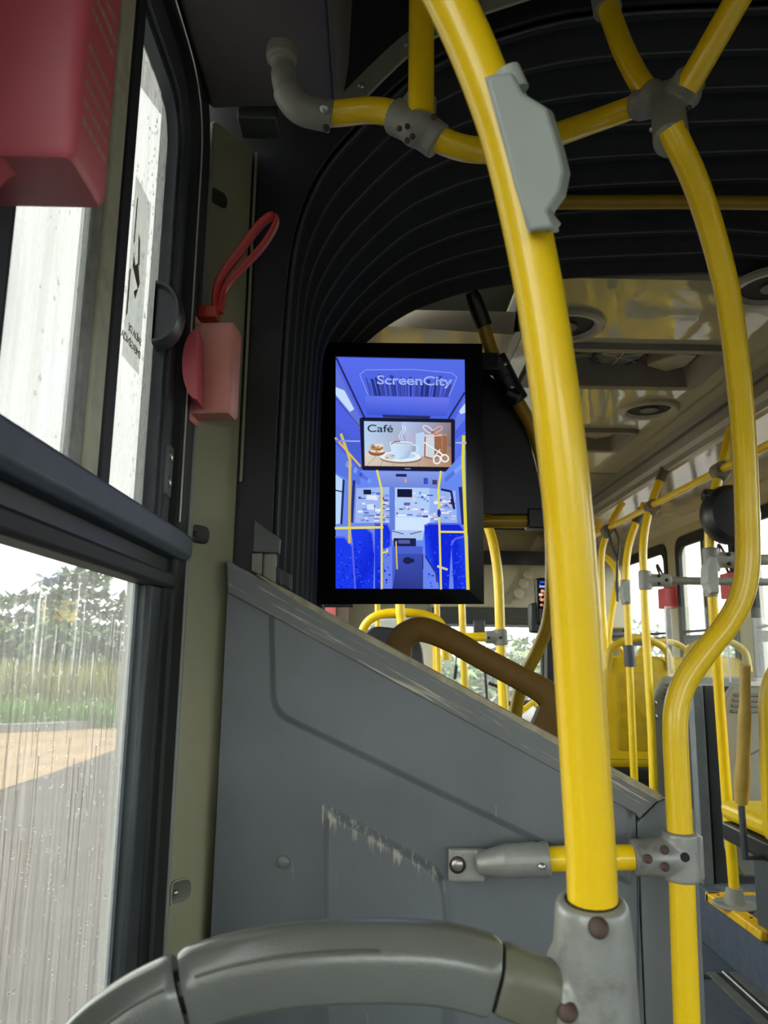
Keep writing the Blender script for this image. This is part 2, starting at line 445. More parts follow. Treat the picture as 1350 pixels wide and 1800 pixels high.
for k, (a, b, c, d) in enumerate(RW):
    w = struct(MB().bx(XR + .035, XR + .041, a, b, c, d).build('window_%d' % (k + 9), GLASSC, smooth=False))
    fr = MB(); ring(fr, [V(p) for p in ((a, c), (b, c), (b, d), (a, d))], [V(p) for p in ((a + .05, c + .05), (b - .05, c + .05), (b - .05, d - .05), (a + .05, d - .05))], yz(XR - .01), 0, .06)
    fr.bx(XR - .01, XR + .03, a, b, .1, .19)
    fr.build('window_frame', RUBB, w, smooth=False)

# ---- rear ceiling: side duct with a vertical cheek, then the centre panel up to the arch
struct(MB().bx(-.36, XR + .06, Y0 - .06, Y1 + .11, CR, CR + .05).build('ceiling', CEILR, smooth=False))
dk = MB()
prof = [V((-.335, 0, .985)), V((-.30, 0, .955)), V((-.235, 0, .96)), V((-.085, 0, .965)), V((-.068, 0, .985)), V((-.06, 0, 1.05)), V((-.05, 0, 1.43)), V((-.335, 0, 1.43))]
dk.loft([[p + V((0, y, 0)) for p in prof] for y in (Y0, 1.235)])
struct(dk.build('ceiling_duct_left', DUCT, bevel=.004))
dk2 = MB(); dk2.loft([[V((1.95 - p.x, y, p.z)) for p in prof] for y in (Y0, 1.235)])
struct(dk2.build('ceiling_duct_right', DUCT, bevel=.004))
# strip along the duct cheek
struct(MB().bx(-.083, -.078, Y0, 1.22, .957, .968).build('trim_2', OLIVD, smooth=False))

# ---- bulkhead between the rear window bay and the joint
def arch(y, k=1.0):
    """half profile of the joint's opening at depth y: list of (x, z) from the lower left up to the middle of the bus"""
    t = (y - Y1) / (Y3 - Y1)
    near = [(-.185, -1.2), (-.185, -.3), (-.185, .30), (-.180, .62), (-.165, .80), (-.125, .93), (-.057, 1.032), (.05, 1.156), (.12, 1.208), (.209, 1.256), (.45, 1.33), (.98, 1.37)]
    far = [(-.150, -1.2), (-.150, -.3), (-.150, .30), (-.150, .66), (-.138, .78), (-.08, .862), (-.02, .93), (.05, .985), (.13, 1.03), (.285, 1.085), (.55, 1.13), (.98, 1.16)]
    return [(a[0] * (1 - t) + b[0] * t, a[1] * (1 - t) + b[1] * t) for a, b in zip(near, far)]
def arch_loop(y, off=0.0):
    h = arch(y); pts = spline([V((a, y, b)) for a, b in h], 4)
    full = pts + [V((1.96 - p.x, p.y, p.z)) for p in pts[-2::-1]]
    if not off: return full
    out = []
    for i, p in enumerate(full):
        t = full[min(i + 1, len(full) - 1)] - full[max(i - 1, 0)]; nrm = V((-t.z, 0, t.x)).normalized()
        out.append(p + nrm * off)
    return out
def arch_band(mb, y0, y1, o0, o1):
    a, b, c, d = arch_loop(y0, o0), arch_loop(y0, o1), arch_loop(y1, o1), arch_loop(y1, o0)
    n = len(a); vs = a + b + c + d; fs = []
    for i in range(n - 1):
        for q in range(4):
            r = (q + 1) % 4; fs.append((q * n + i, q * n + i + 1, r * n + i + 1, r * n + i))
    fs += [(0, n, 2 * n, 3 * n), (n - 1, 4 * n - 1, 3 * n - 1, 2 * n - 1)]
    mb.add(vs, fs); return mb
bk = MB()
YBK = Y1 + .064
lp = arch_loop(YBK)
outer = [V((p.x, YBK, p.z)) for p in lp]
n = len(lp); outer = []
for p in lp:
    if p.x < .2 and p.z < 1.0: outer.append(V((-.40, YBK, p.z)))
    elif p.x > 1.76 and p.z < 1.0: outer.append(V((2.36, YBK, p.z)))
    else: outer.append(V(((p.x - .98) * 1.66 + .98 if p.z < 1.2 else p.x, YBK, max(1.46, p.z + .05))))
vs = lp + outer + [p + V((0, .012, 0)) for p in lp + outer]; fs = []
for i in range(n - 1):
    fs += [(i, i + 1, n + i + 1, n + i), (2 * n + i, 3 * n + i, 3 * n + i + 1, 2 * n + i + 1), (i, 2 * n + i, 2 * n + i + 1, i + 1)]
bk.add(vs, fs)
struct(bk.build('wall_joint_rear', mat('bulkhead_dark', (28, 31, 33), 0.5), smooth=False))

# ---- bellows of the joint: an outer skin, folds that stand inwards, seam cords on the crests
bell = thing('bellows', 'dark ribbed fabric bellows of the bus joint arching behind the screen', 'bellows', (.98, 1.7, FZ))
NF = 9
ys = [Y1 + .082 + (Y3 - Y1 - .082) * k / NF for k in range(NF + 1)]
for k in range(NF):
    a, b = ys[k], ys[k + 1]; mb = MB()
    rnd = random.Random(k); sag = .003 + .004 * rnd.random()
    st = [(0, .0), (.12, -.004), (.3, .014), (.5, .024 + sag), (.72, .016), (.9, -.003), (1, 0)]
    loops = [arch_loop(a + (b - a) * t, o - .006) for t, o in st]
    # a thin double skin: outer copy 4 mm further out closes the fold
    outl = [arch_loop(a + (b - a) * t, o + .0) for t, o in st][::-1]
    L = loops + outl; nn = len(loops[0]); vs = [p for l in L for p in l]; fs = []
    for q in range(len(L)):
        r = (q + 1) % len(L)
        for i in range(nn - 1): fs.append((q * nn + i, q * nn + i + 1, r * nn + i + 1, r * nn + i))
    mb.add(vs, fs)
    f = mb.build('fold', BELL, bell)
    sm = MB(); sm.tube(arch_loop(a, -.006), .0028, 6); sm.build('seam_cord', SEAM, f)
struct(arch_band(MB(), Y1 + .08, Y3 + .02, .045, .06).build('wall_joint_skin', BLK, smooth=False))
def arch_strip(y, o0, o1, th, i0, i1):
    a, b = arch_loop(y, o0)[i0:i1], arch_loop(y, o1)[i0:i1]; n = len(a); d = V((0, th, 0))
    vs = a + b + [p + d for p in b] + [p + d for p in a]; fs = []
    for i in range(n - 1):
        for q in range(4):
            r = (q + 1) % 4; fs.append((q * n + i, q * n + i + 1, r * n + i + 1, r * n + i))
    fs += [(0, n, 2 * n, 3 * n), (n - 1, 4 * n - 1, 3 * n - 1, 2 * n - 1)]
    return MB().add(vs, fs)
ringo = struct(arch_strip(Y1 + .008, -.012, .026, .008, 23, 66).build('trim_3', RING))
lpn = arch_loop(Y1 + .008, .008)
for i in range(25, 66, 3):
    screw(lpn[i], (0, -1, 0), .006, ringo, h=.002)

# ================================================================== window_1, the wet window beside the camera
YW0, YW1 = .52, 1.255
def rr(y0, y1, z0, z1, rt, rb=.03, n=6):
    return round_poly([V((y0, z0)), V((y1, z0)), V((y1, z1)), V((y0, z1))], [rb, rb, rt, rt], n)
win = thing('window_1', 'wet left window with sliding upper panes', 'window', (-.335, .9, -.6)); del win['category']; del win['label']; win['kind'] = 'structure'
fr = MB(); ring(fr, rr(.49, 1.262, -.70, 1.02, .17), rr(.575, 1.198, -.60, .945, .125), yz(-.34), 0, .034); fr.build('rubber_frame', RUBB, win, bevel=.006)
_bl = [V((-.3055, p.x, p.y)) for p in rr(.575, 1.198, -.60, .945, .125) if p.y > .5]
MB().tube([V((-.3055, 1.199, .20))] + _bl, .0017, 6).build('bright_bead', BRIGHT, win)
fr = MB(); ring(fr, rr(.577, 1.195, -.598, .943, .123), rr(.63, 1.15, -.55, .885, .085), yz(-.345), 0, .022); fr.build('inner_frame', DARKF, win, bevel=.004)
fr = MB(); ring(fr, rr(.63, 1.152, -.55, .887, .086), rr(.64, 1.138, -.54, .872, .075), yz(-.35), 0, .02); fr.build('glazing_bead', DARKF, win)
# lower window: stepped dark stile beside the glass
lf = MB(); lf.bx(-.345, -.318, 1.112, 1.20, -.60, .10); lf.build('lower_stile', DARKF, win, bevel=.008)
MB().bx(-.345, -.312, 1.165, 1.20, -.60, .10).build('lower_stile_lip', RUBB, win, bevel=.006)
MB().bx(-.3395, -.3365, 1.098, 1.113, -.60, .10).build('wet_glass_edge', mat('glass_edge', (150, 158, 164), .3, var=.15, scale=60), win, smooth=False)
# transom
tr = MB(); pr_ = [V((-.345, 0, .192)), V((-.305, 0, .188)), V((-.292, 0, .180)), V((-.292, 0, .150)), V((-.300, 0, .142)), V((-.345, 0, .142))]
tr.loft([[p + V((0, y, 0)) for p in pr_] for y in (.55, 1.238)]); trs = tr.build('transom', TRANS, win, bevel=.003)
MB().bx(-.345, -.318, .55, 1.225, .118, .141).build('transom_groove', BLK, win)
MB().bx(-.345, -.306, .55, 1.215, .094, .119).build('transom_gasket', RUBB, win, bevel=.006)
MB().tube([V((-.316, .55, .117)), V((-.316, 1.19, .117))], .003, 8).build('gasket_bead', DARKF, win)
# panes
lowp = MB().bx(-.345, -.340, .56, 1.112, -.60, .12).build('lower_pane', GLASSL, win, smooth=False)
pa = MB().bx(-.332, -.328, .56, .85, .17, .90).build('sliding_pane', GLASSU, win, smooth=False)
pb = MB().bx(-.352, -.348, .84, 1.145, .17, .885).build('front_pane', GLASSU, win, smooth=False)
MB().bx(-.3275, -.327, .79, .825, .19, .90).build('wet_edge_film', GLASSW, pa, smooth=False)
MB().bx(-.3475, -.347, 1.098, 1.137, .19, .86).build('wet_edge_film', GLASSW, pb, smooth=False)
MB().bx(-.337, -.322, .806, .829, .185, .93).build('grey_channel', mat('grey_channel', (150, 152, 146), .45, var=.2, scale=50), win, bevel=.003)
MB().bx(-.337, -.318, .829, .871, .185, .93).build('beige_stile', STILE, win, bevel=.004)
MB().bx(-.340, -.316, .871, .905, .185, .95).build('black_stile', RUBB, win, bevel=.003)
MB().bx(-.345, -.325, .55, .640, .185, .95).build('rear_stile', RUBB, win, bevel=.004)
# drops on the panes
rd = random.Random(3)
for (pane, x, y0, y1, z0, z1, nn) in ((lowp, -.3398, .66, 1.10, -.5, .09, 420), (pb, -.3472, 1.05, 1.135, .2, .86, 210), (pa, -.3275, .70, .86, .2, .8, 120), (pb, -.3472, .95, 1.06, .2, .86, 60)):
    mb = MB()
    for _ in range(nn):
        r = rd.uniform(.0007, .0019); mb.ell((x, rd.uniform(y0, y1), rd.uniform(z0, z1)), (r * .7, r, r * rd.uniform(1.1, 2.6)), 7, 5)
    mb.build('rain_drops', DROP, pane, kind='stuff')
mb = MB()
for _ in range(46):
    y, z = rd.uniform(.66, 1.10), rd.uniform(-.2, .09); h = rd.uniform(.03, .2)
    mb.tube([V((-.3398, y, z)), V((-.3398, y + rd.uniform(-.004, .004), z - h * .5)), V((-.3398, y + rd.uniform(-.004, .004), z - h))], [.0009, .0007, .0004], 5)
mb.build('rain_trickles', DROP, lowp, kind='stuff')
# half round finger knob on the front pane
kc = PX(271, 548, -.340); kn = MB(); hp = [(math.cos(a), math.sin(a)) for a in [-math.pi / 2 + math.pi * k / 20 for k in range(21)]]
kn.loft([[kc + V((c * .040 * q, t, s_ * .052 * q)) for c, s_ in hp] for t, q in ((.03, 1.0), (.003, 1.0), (-.004, .95), (-.004, .86), (.004, .78))])
kn.build('finger_knob', mat('knob_plastic', (60, 66, 72), .35), win, angle=.5)
# latch plate with two screws
lt = MB().bx(-.326, -.318, 1.156, 1.188, .235, .315).build('latch_plate', mat('latch_grey', (96, 100, 100), .45), win, bevel=.002)
MB().bx(-.326, -.320, 1.156, 1.188, .19, .236).build('latch_channel', DARKF, win, bevel=.001)
for z in (.298, .258):
    s_ = screw((-.318, 1.172, z), (1, 0, 0), .0085, lt, STEEL, .002)
    MB().bx(-.3155, -.3135, 1.172 - .005, 1.172 + .005, z - .001, z + .001).bx(-.3155, -.3135, 1.171, 1.173, z - .005, z + .005).build('cross_slot', DARK, lt, smooth=False)
# sticker on the outside of the front pane, read through the glass
stx = -.3462
o = PX(258, 440, stx); so = V((stx, 1.055, .22))
zt, zb, ya, yb = .665, .395, 1.0, 1.075
stk = MB().bx(stx - .0006, stx, ya, yb, zb, zt).build('sticker', glass_mat('sticker_film', .12, tl=(.95, .95, .92), vscale=(8, 8, 8)), pb, smooth=False)
INK = mat('sticker_ink', (120, 106, 84), .6)
def yq(pts, x=stx + .0006): return [V((x, p[0], p[1])) for p in pts]
mk = MB()
for q in ([(1.008, .632), (1.012, .64), (1.012, .57), (1.008, .562)], [(1.0, .52), (1.005, .525), (1.005, .458), (1.0, .452)],
          [(1.026, .59), (1.034, .585), (1.04, .545), (1.033, .548)], [(1.012, .552), (1.012, .532), (1.040, .512), (1.047, .524), (1.033, .548), (1.022, .538)], [(1.040, .512), (1.047, .524), (1.032, .492), (1.024, .500)]):
    mk.prism(yq(q), (.0003, 0, 0))
mk.build('sticker_arrows', INK, pb, smooth=False)
for k, b in enumerate(('SAÍDA DE', 'EMERGÊNCIA')):
    text('sticker_lettering', b, INK, pb, .0155, frame_mtx((stx + .0008, 1.074, .438 - .02 * k), (0, -1, 0), (0, 0, 1)), spacing=.9)
# seal strip and gap between the window rubber and the pillar cover
struct(MB().bx(-.32, -.303, 1.262, 1.276, -.72, .95).build('trim_4', SEAL, bevel=.003))

# ================================================================== pillar cover, chamfered towards the camera
pil = MB(); A0, A1, A2, A3 = V((-.312, 1.272, 0)), V((-.305, 1.266, 0)), V((-.262, 1.318, 0)), V((-.246, 1.350, 0))
sec = [A0, A1, A2, A3, V((-.27, 1.40, 0)), V((-.33, 1.40, 0)), V((-.33, 1.29, 0))]
pil.loft([[p + V((0, 0, z)) for p in sec] for z in (-1.2, .958)]); pilo = struct(pil.build('trim_1', OLIVE, bevel=.004))
tdir = (A2 - A1).normalized(); ndir = V((tdir.y, -tdir.x, 0)).normalized()
for px, py in ((385, 350), (352, 940), (318, 1566)):
    q = ray(px, py); t = (A1 + tdir * .0).dot(ndir) / q.dot(ndir); c = q * t
    m3 = lambda u, v, w: c + tdir * u + V((0, 0, v)) + ndir * w
    op = round_poly([V((-.0175, -.0155)), V((.0175, -.0155)), V((.0175, .0155)), V((-.0175, .0155))], [.006, .014, .014, .006], 5)
    rim = MB(); ring(rim, inset2(op, -.003), op, m3, .0002, .0022); rmo = rim.build('recess_rim', OLIVE, pilo)
    cup = MB(); inn = inset2(op, .004); nn = len(op)
    cup.add([m3(p.x, p.y, .0021) for p in op] + [m3(p.x, p.y, .0006) for p in inn], [(i, (i + 1) % nn, nn + (i + 1) % nn, nn + i) for i in range(nn)] + [tuple(range(nn, 2 * nn))])
    cup.build('recess', OLIVD if py > 1000 else mat('recess_dark', (40, 42, 42), .5), pilo)
    screw(m3(-.011, 0, .001), ndir, .0045, pilo, BOLT if py < 1000 else STEEL, .002)
# header block over the pillar, dark corner post behind it
struct(MB().bx(-.262, -.19, 1.255, 1.315, .955, .985).build('trim_5', CEILR, bevel=.003))
struct(MB().bx(-.243, -.238, 1.352, 1.357, .3, .955).build('trim_6', OLIVE, bevel=.001))

# ================================================================== rear section: poles and rails
PR = .019
def pole(name, label, path, r=PR, m=YEL, base=None, group=None, cat='pole', seg=18, n=8):
    pts = spline(path, n) if n else [V(p) for p in path]
    t = thing(name, label, cat, base if base is not None else min(pts, key=lambda p: p.z), group)
    MB().tube(pts, r, seg).build('tube', m, t, angle=1.0)
    return t

def floor_path(pts, z=FZ):
    """carry the last vertical run of a pole down to the floor"""
    p, q = pts[0], pts[1]; d = (p - q).normalized()
    if d.z > -.5: d = V((0, 0, -1))
    return [p + d * ((p.z - z) / -d.z)] + pts

# the large pole nearest the camera
np_ = [PD(*c) for c in ((1042, 1590, .592), (1037, 1480, .594), (1022, 1250, .598), (1006, 1000, .60), (988, 800, .603), (962, 600, .607), (932, 430, .612), (893, 262, .615), (856, 150, .617), (812, 45, .62), (764, -50, .622), (700, -160, .625))]
near = pole('grab_pole', 'thick yellow curved pole nearest the camera, rising from a worn metal socket', np_, base=np_[0] - V((0, 0, .3)))
a, b = PD(1040, 1583, .592), PD(1050, 1860, .585)
MB().tube([a, a + (b - a) * .05, a + (b - a) * .3, b], [.0265, .028, .0305, .0335], 24).cyl(PD(965, 1745, .592), PD(1030, 1760, .592), .031, 18).tube([PD(975, 1665, .60), PD(1010, 1690, .597), PD(1035, 1740, .592)], [.016, .024, .026], 16).build('metal_socket', ALU, near, remesh=.0022)
MB().tube([a + (a - b).normalized() * .001, a], .0205, 20).build('socket_lip', DARK, near)
sock = [c for c in bpy.data.objects if c.name == 'metal_socket'][0]
for px, py in ((1052, 1631), (997, 1778)):
    q = PD(px, py, .592 - .031); MB().disc(q - ray(px, py).normalized() * -.004, -ray(px, py), .0076, .003, 18, .0015).build('bolt', BOLT, sock)

# grey bell-push housing on it: a bevelled six-sided box
hp_ = [(852, 133), (885, 122), (910, 128), (921, 160), (965, 190), (1000, 290), (998, 330), (972, 370), (985, 408), (960, 418), (928, 410), (905, 330), (878, 220)]
t = thing('bell_push_housing', 'grey faceted plastic housing clipped on the thick pole nearest the camera', 'housing', PD(930, 270, .6))
fpts = [(853, 134), (900, 127), (918, 163), (962, 190), (984, 262), (993, 300), (985, 340), (962, 372), (975, 402), (930, 408), (905, 330), (878, 222)]
mbh = MB(); dn = -(ray(925, 270).normalized()); 
fl = [PD(x, y, .580) for x, y in fpts]; cx = sum(fl, V()) / len(fl)
bk_ = [PD(x + 10, y + 6, .640) for x, y in fpts]
fi = [cx + (p - cx) * .97 - ray(925, 270).normalized() * .004 for p in fl]
mbh.loft([bk_, [p + (q - p) * .1 for p, q in zip(fl, bk_)], fl, fi]); mbh.build('shell', HOUS, t, bevel=.0025, angle=.4)
MB().tube([PD(888, 128, .600), PD(905, 165, .600)], .0118, 16).build('upper_sleeve', HOUS, t)
MB().tube([PD(945, 380, .605), PD(968, 409, .605)], .0100, 16).build('lower_sleeve', HOUS, t)
MB().prism([PD(x, y, .5795) for x, y in ((852, 136), (856, 136), (934, 408), (928, 409))], ray(890, 270) * .03).build('edge_lip', HOUS, t, smooth=False)

# S-bent pole on the right
rp_ = [PY(*c) for c in ((1206, 1760, 1.24), (1201, 1620, 1.24), (1196, 1480, 1.24), (1191, 1380, 1.238), (1187, 1290, 1.235), (1190, 1240, 1.235), (1206, 1195, 1.235), (1240, 1146, 1.232), (1278, 1098, 1.228), (1303, 1050, 1.224), (1313, 1000, 1.22), (1314, 940, 1.215), (1309, 800, 1.195), (1298, 660, 1.15), (1279, 520, 1.10), (1252, 410, 1.06), (1222, 320, 1.02), (1196, 262, .995), (1178, 225, .985))]
spole = pole('grab_pole', 'yellow S bent pole standing beside the right end of the grey partition', floor_path(rp_))

# overhead rail from the duct to the right hand joint
ov = [PD(*c) for c in ((560, 201, 1.17), (600, 199, 1.168), (650, 194, 1.163), (690, 200, 1.155), (735, 222, 1.14), (780, 249, 1.14), (830, 263, 1.16), (890, 262, 1.20), (960, 243, 1.26), (1040, 215, 1.31), (1120, 186, 1.31))]
t = thing('overhead_rail', 'yellow overhead rail running from a ceiling elbow to the right hand joint', 'rail', PD(735, 222, 1.14))
MB().tube(spline(ov, 6), PR, 18).build('tube', YEL, t, angle=1.0)
el = [PD(*c) for c in ((496, 106, 1.165), (498, 128, 1.163), (505, 160, 1.16), (530, 192, 1.163), (583, 205, 1.17))]
e_ = MB().tube(spline(el, 6), [.017] * 6 + [.019] * 6 + [.023] * 12 + [.0245], 18).tube([el[0] + V((0, -.004, .02)), el[0] + V((0, -.004, -.004))], .024, 12).build('elbow_bracket', GRYF, t, remesh=.0022)
screw(PD(570, 191, 1.143), PD(570, 191, 1.0) * -1, .0065, e_); screw(PD(573, 225, 1.15), PD(573, 230, 1.0) * -1, .0055, e_, BOLT)
c = PD(733, 220, 1.14); c2 = PD(745, 100, 1.07)
jf = MB().tube([PD(693, 204, 1.155), PD(735, 224, 1.14), PD(772, 250, 1.138)], .0265, 18).tube([c + V((.004, .004, .045)), c + V((.002, 0, -.01))], .0255, 18).ell(c + V((0, -.004, -.006)), (.03, .028, .03), 14, 9).build('joint_fitting', GRYF, t, remesh=.0022)
for px, py in ((716, 222), (702, 226), (725, 240), (716, 247), (763, 205)): screw(PD(px, py, 1.107), ray(px, py) * -1, .0042, jf, BOLT)
c = PD(1172, 185, 1.245)
jr = MB().tube([PD(1122, 184, 1.30), PD(1172, 172, 1.24), PD(1212, 160, 1.19)], .0262, 18).tube([PD(1172, 175, 1.235), PY(1180, 248, .99)], .0255, 18).tube([PD(1140, 165, 1.27), c], .0255, 16).tube([PD(1215, 138, 1.165), PD(1185, 180, 1.21)], .025, 16).build('joint_fitting', GRYF, t, remesh=.0024)
for px, py in ((1146, 228), (1157, 226), (1181, 195), (1178, 206), (1211, 190), (1205, 215), (1152, 210)): screw(PD(px, py, 1.172), ray(px, py) * -1, .0045, jr, BOLT if px != 1146 else STEEL)
dpole = PD(740, 205, 1.125)
pole('ceiling_strut', 'straight yellow strut dropping from the ceiling to the left rail joint', [dpole, dpole + V((0, 0, .2)), V((dpole.x, dpole.y, CR + .01))], n=4)
pole('ceiling_strut', 'short curved yellow strut from ceiling cap to back of right joint', [PD(*c) for c in ((1145, 170, 1.27), (1120, 135, 1.30), (1095, 85, 1.34), (1078, 40, 1.38), (1066, 5, 1.41))], n=6)
so_ = [o for o in bpy.data.objects if o.name.startswith('ceiling_strut')][-1]
q = PD(1066, 5, 1.41); MB().tube([q - V((.0, .004, .02)), q + V((-.004, .006, .06)), q + V((-.006, .0, .17))], .0255, 18).build('end_cap', GRYF, so_)
_ur = [PY(*c) for c in ((1205, 158, 1.03), (1255, 72, .99), (1312, -28, .95), (1400, -180, .90))]
pole('ceiling_strut', 'straight yellow strut leaving the right joint towards the upper right corner', _ur + [_ur[-1] + (_ur[-1] - _ur[-2]) * ((CR + .01 - _ur[-1].z) / (_ur[-1] - _ur[-2]).z)], n=4)

# short rail between partition and S-bent pole
t = thing('cross_rail', 'short yellow rail bolted by a metal bracket to the grey partition', 'rail', PY(1000, 1510, 1.25))
MB().tube([PY(900, 1512, 1.268), PY(1040, 1508, 1.25), PY(1180, 1506, 1.24)], PR * .98, 18).build('tube', YEL, t)
br = MB(); br.box(PY(820, 1520, 1.298), (.058, .012, .050)); br.tube([PY(842, 1518, 1.288), PY(890, 1513, 1.270), PY(967, 1510, 1.258)], [.017, .0250, .0262], 18)
bo = br.build('wall_bracket', ALU, t, remesh=.0022)
screw(PY(804, 1520, 1.293), (0, -1, 0), .0132, bo, BOLT, .002); screw(PY(804, 1520, 1.291), (0, -1, 0), .009, bo, STEEL, .003)
screw(PY(952, 1523, 1.235), ray(952, 1523) * -1, .0052, bo); screw(PY(946, 1484, 1.262), V((0, -.3, 1)), .006, bo, BOLT)
tf = MB().tube([PY(1196, 1462, 1.24), PY(1199, 1548, 1.24)], .0272, 20).tube([PY(1112, 1507, 1.245), PY(1196, 1505, 1.24)], [.0262, .0285], 20).tube([PY(1221, 1468, 1.25), PY(1225, 1545, 1.25)], .012, 12).build('joint_fitting', ALU, t, remesh=.0023)
for px, py, m_ in ((1139, 1510, BOLT), (1168, 1494, BOLT), (1169, 1524, BOLT), (1204, 1507, DARK)): screw(PY(px, py, 1.213), ray(px, py) * -1, .0068, tf, m_, .002, dome=.001)

# bar across the joint, high up
b0, b1 = PD(893, 356, 2.0), PD(1350, 357, 2.04)
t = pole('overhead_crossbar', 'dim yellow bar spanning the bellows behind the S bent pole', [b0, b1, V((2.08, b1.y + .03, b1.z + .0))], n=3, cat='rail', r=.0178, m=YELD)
MB().tube([b0 + V((.01, 0, 0)), V((b0.x + .01, b0.y, 1.27))], .012, 10).build('hanger', GRYF, t)

# ================================================================== sloping grey partition
YP = 1.312
pan = thing('partition_panel', 'grey moulded partition with scratched sloping top below the screen', 'partition', (.15, YP, FZ))
g2 = lambda pts, y=YP: [V((PY(x, z, y).x, PY(x, z, y).z)) for x, z in pts]
tox = lambda pts, y: [V((p.x, y, p.y)) for p in pts]
body = g2([(402, 1003), (1117, 1400), (1117, 1470)]); body = [V((p.x, p.y)) for p in body]
xr = PY(1117, 1440, YP).x
bodyp = [V((PY(402, 1003, YP).x, FZ)), V((PY(402, 1003, YP).x, PY(402, 1003, YP).z)), V((xr, PY(1117, 1392, YP).z)), V((xr, FZ))]
MB().hull(tox(bodyp, YP + .03), tox(bodyp, YP)).build('body', PANEL, pan, smooth=False)
_e0, _e1 = PY(568, 1412, YP), PY(778, 1526, YP); _sl = (_e1.z - _e0.z) / (_e1.x - _e0.x)
LREL = wear_mat('worn_relief', (103, 109, 114), (170, 168, 158), 0, 0.735, 0.82, 2.0, (70, 30, 5), rough=0.42, band=(_e0.z - .15 * 0 - FZ - .012 - _sl * (_e0.x - .15), _sl, .03))
def raised(pts, h, r, name, slope=.012, m_=None):
    base = g2(pts); lp_ = lambda d: round_poly(inset2(base, d), r, 5); mb = MB()
    mb.loft([tox(lp_(d * slope), y) for d, y in ((0, YP + .002), (0, YP), (.15, YP - h * .06), (.5, YP - h * .5), (.85, YP - h * .94), (1, YP - h), (1.1, YP - h), (1.5, YP - h))])
    return mb.build(name, m_ or PANEL, pan, angle=1.2)
raised([(471, 1060), (1112, 1412), (1112, 1560), (1010, 1515), (475, 1256)], .007, [.012, .01, .01, .02, .03], 'upper_relief', .012)
raised([(566, 1408), (778, 1524), (790, 1600), (792, 2100), (562, 2100)], .013, [.012, .03, .02, .01, .01], 'lower_relief', .014, LREL)
# capping along the slope, with a chamfered worn edge
cp = g2([(400, 985), (1150, 1393), (1166, 1402), (1150, 1408), (1121, 1437), (1114, 1428), (402, 1042)])
cph = [inset2(cp, .0)[i] for i in range(len(cp))]
MB().hull(tox(cp, YP + .05), tox(cp, YP - .010)).build('capping', CAP, pan, bevel=.002, smooth=False)
e0, e1 = PY(452, 1011, YP), PY(1160, 1398, YP)
dd = (e1 - e0); up = V((-dd.z, 0, dd.x)).normalized()
if up.z < 0: up = -up
ee = MB(); L = []
rw = random.Random(5)
for k in range(41):
    p = e0 + dd * (k / 40) + V((0, 0, .0)); w = min(1, k / 5) * (.0075 + .0018 * rw.random())
    L.append([p + V((0, -.0104, 0)) - up * w * .9, p + V((0, -.0101, 0)) + up * .0012, p + V((0, .03, 0)) + up * .0035, p + V((0, .052, 0)) + up * .002, p + V((0, .052, 0)) - up * .003])
ee.loft(L); ee.build('worn_edge', EDGE, pan)
# end piece on the right of the seam
ep = g2([(1120, 1446), (1156, 1409), (1170, 1404), (1222, 1424), (1226, 1500)]); zr = PY(1222, 1424, YP)
epp = [V((PY(1120, 1446, YP).x, FZ))] + ep[:4] + [V((PY(1224, 1600, YP).x, FZ))]
MB().hull(tox(epp, YP + .03), tox(epp, YP - .002)).build('end_piece', PANEL, pan, bevel=.002, smooth=False)
screw(PY(498, 1515, YP), (0, -1, 0), .0095, pan, mat('grey_rivet', (120, 122, 122), .4), .003, 'rivet', .003)
MB().tube([PY(1122, 1470, YP - .003), PY(1122, 1800, YP - .003), PY(1122, 2100, YP - .003)], .0016, 6).build('seam_bead', mat('seam_grey', (66, 70, 74), .5), pan)

# small two-piece bracket on the capping beside the pillar
t = thing('corner_bracket', 'small two piece grey bracket standing on the top left of the partition', 'bracket', PY(470, 1010, 1.345))
q = lambda pts, y, d: MB().prism([PY(x, z, y) for x, z in pts], (0, d, 0))
q([(447, 914), (492, 946), (490, 972), (444, 970)], 1.336, .022).build('upper_cap', mat('bracket_grey', (98, 100, 98), .55, bump=.3, bscale=300), t, bevel=.002)
q([(442, 972), (462, 972), (460, 1012), (441, 1003)], 1.338, .018).build('left_plate', GRYF, t, bevel=.002)
q([(463, 972), (485, 972), (485, 1028), (461, 1014)], 1.338, .018).build('right_plate', GRYF, t, bevel=.004)
t = thing('rubber_stop', 'low dark ribbed block on the partition edge beside the small bracket', 'stop', PY(500, 1030, 1.345))
q([(487, 995), (512, 1010), (512, 1036), (487, 1024)], 1.342, .014).build('block', BLK, t, bevel=.001)
for x in (493, 508): q([(x, 1008), (x + 2, 1009), (x + 2, 1036), (x, 1034)], 1.339, .004).build('rib', DARKF, t)

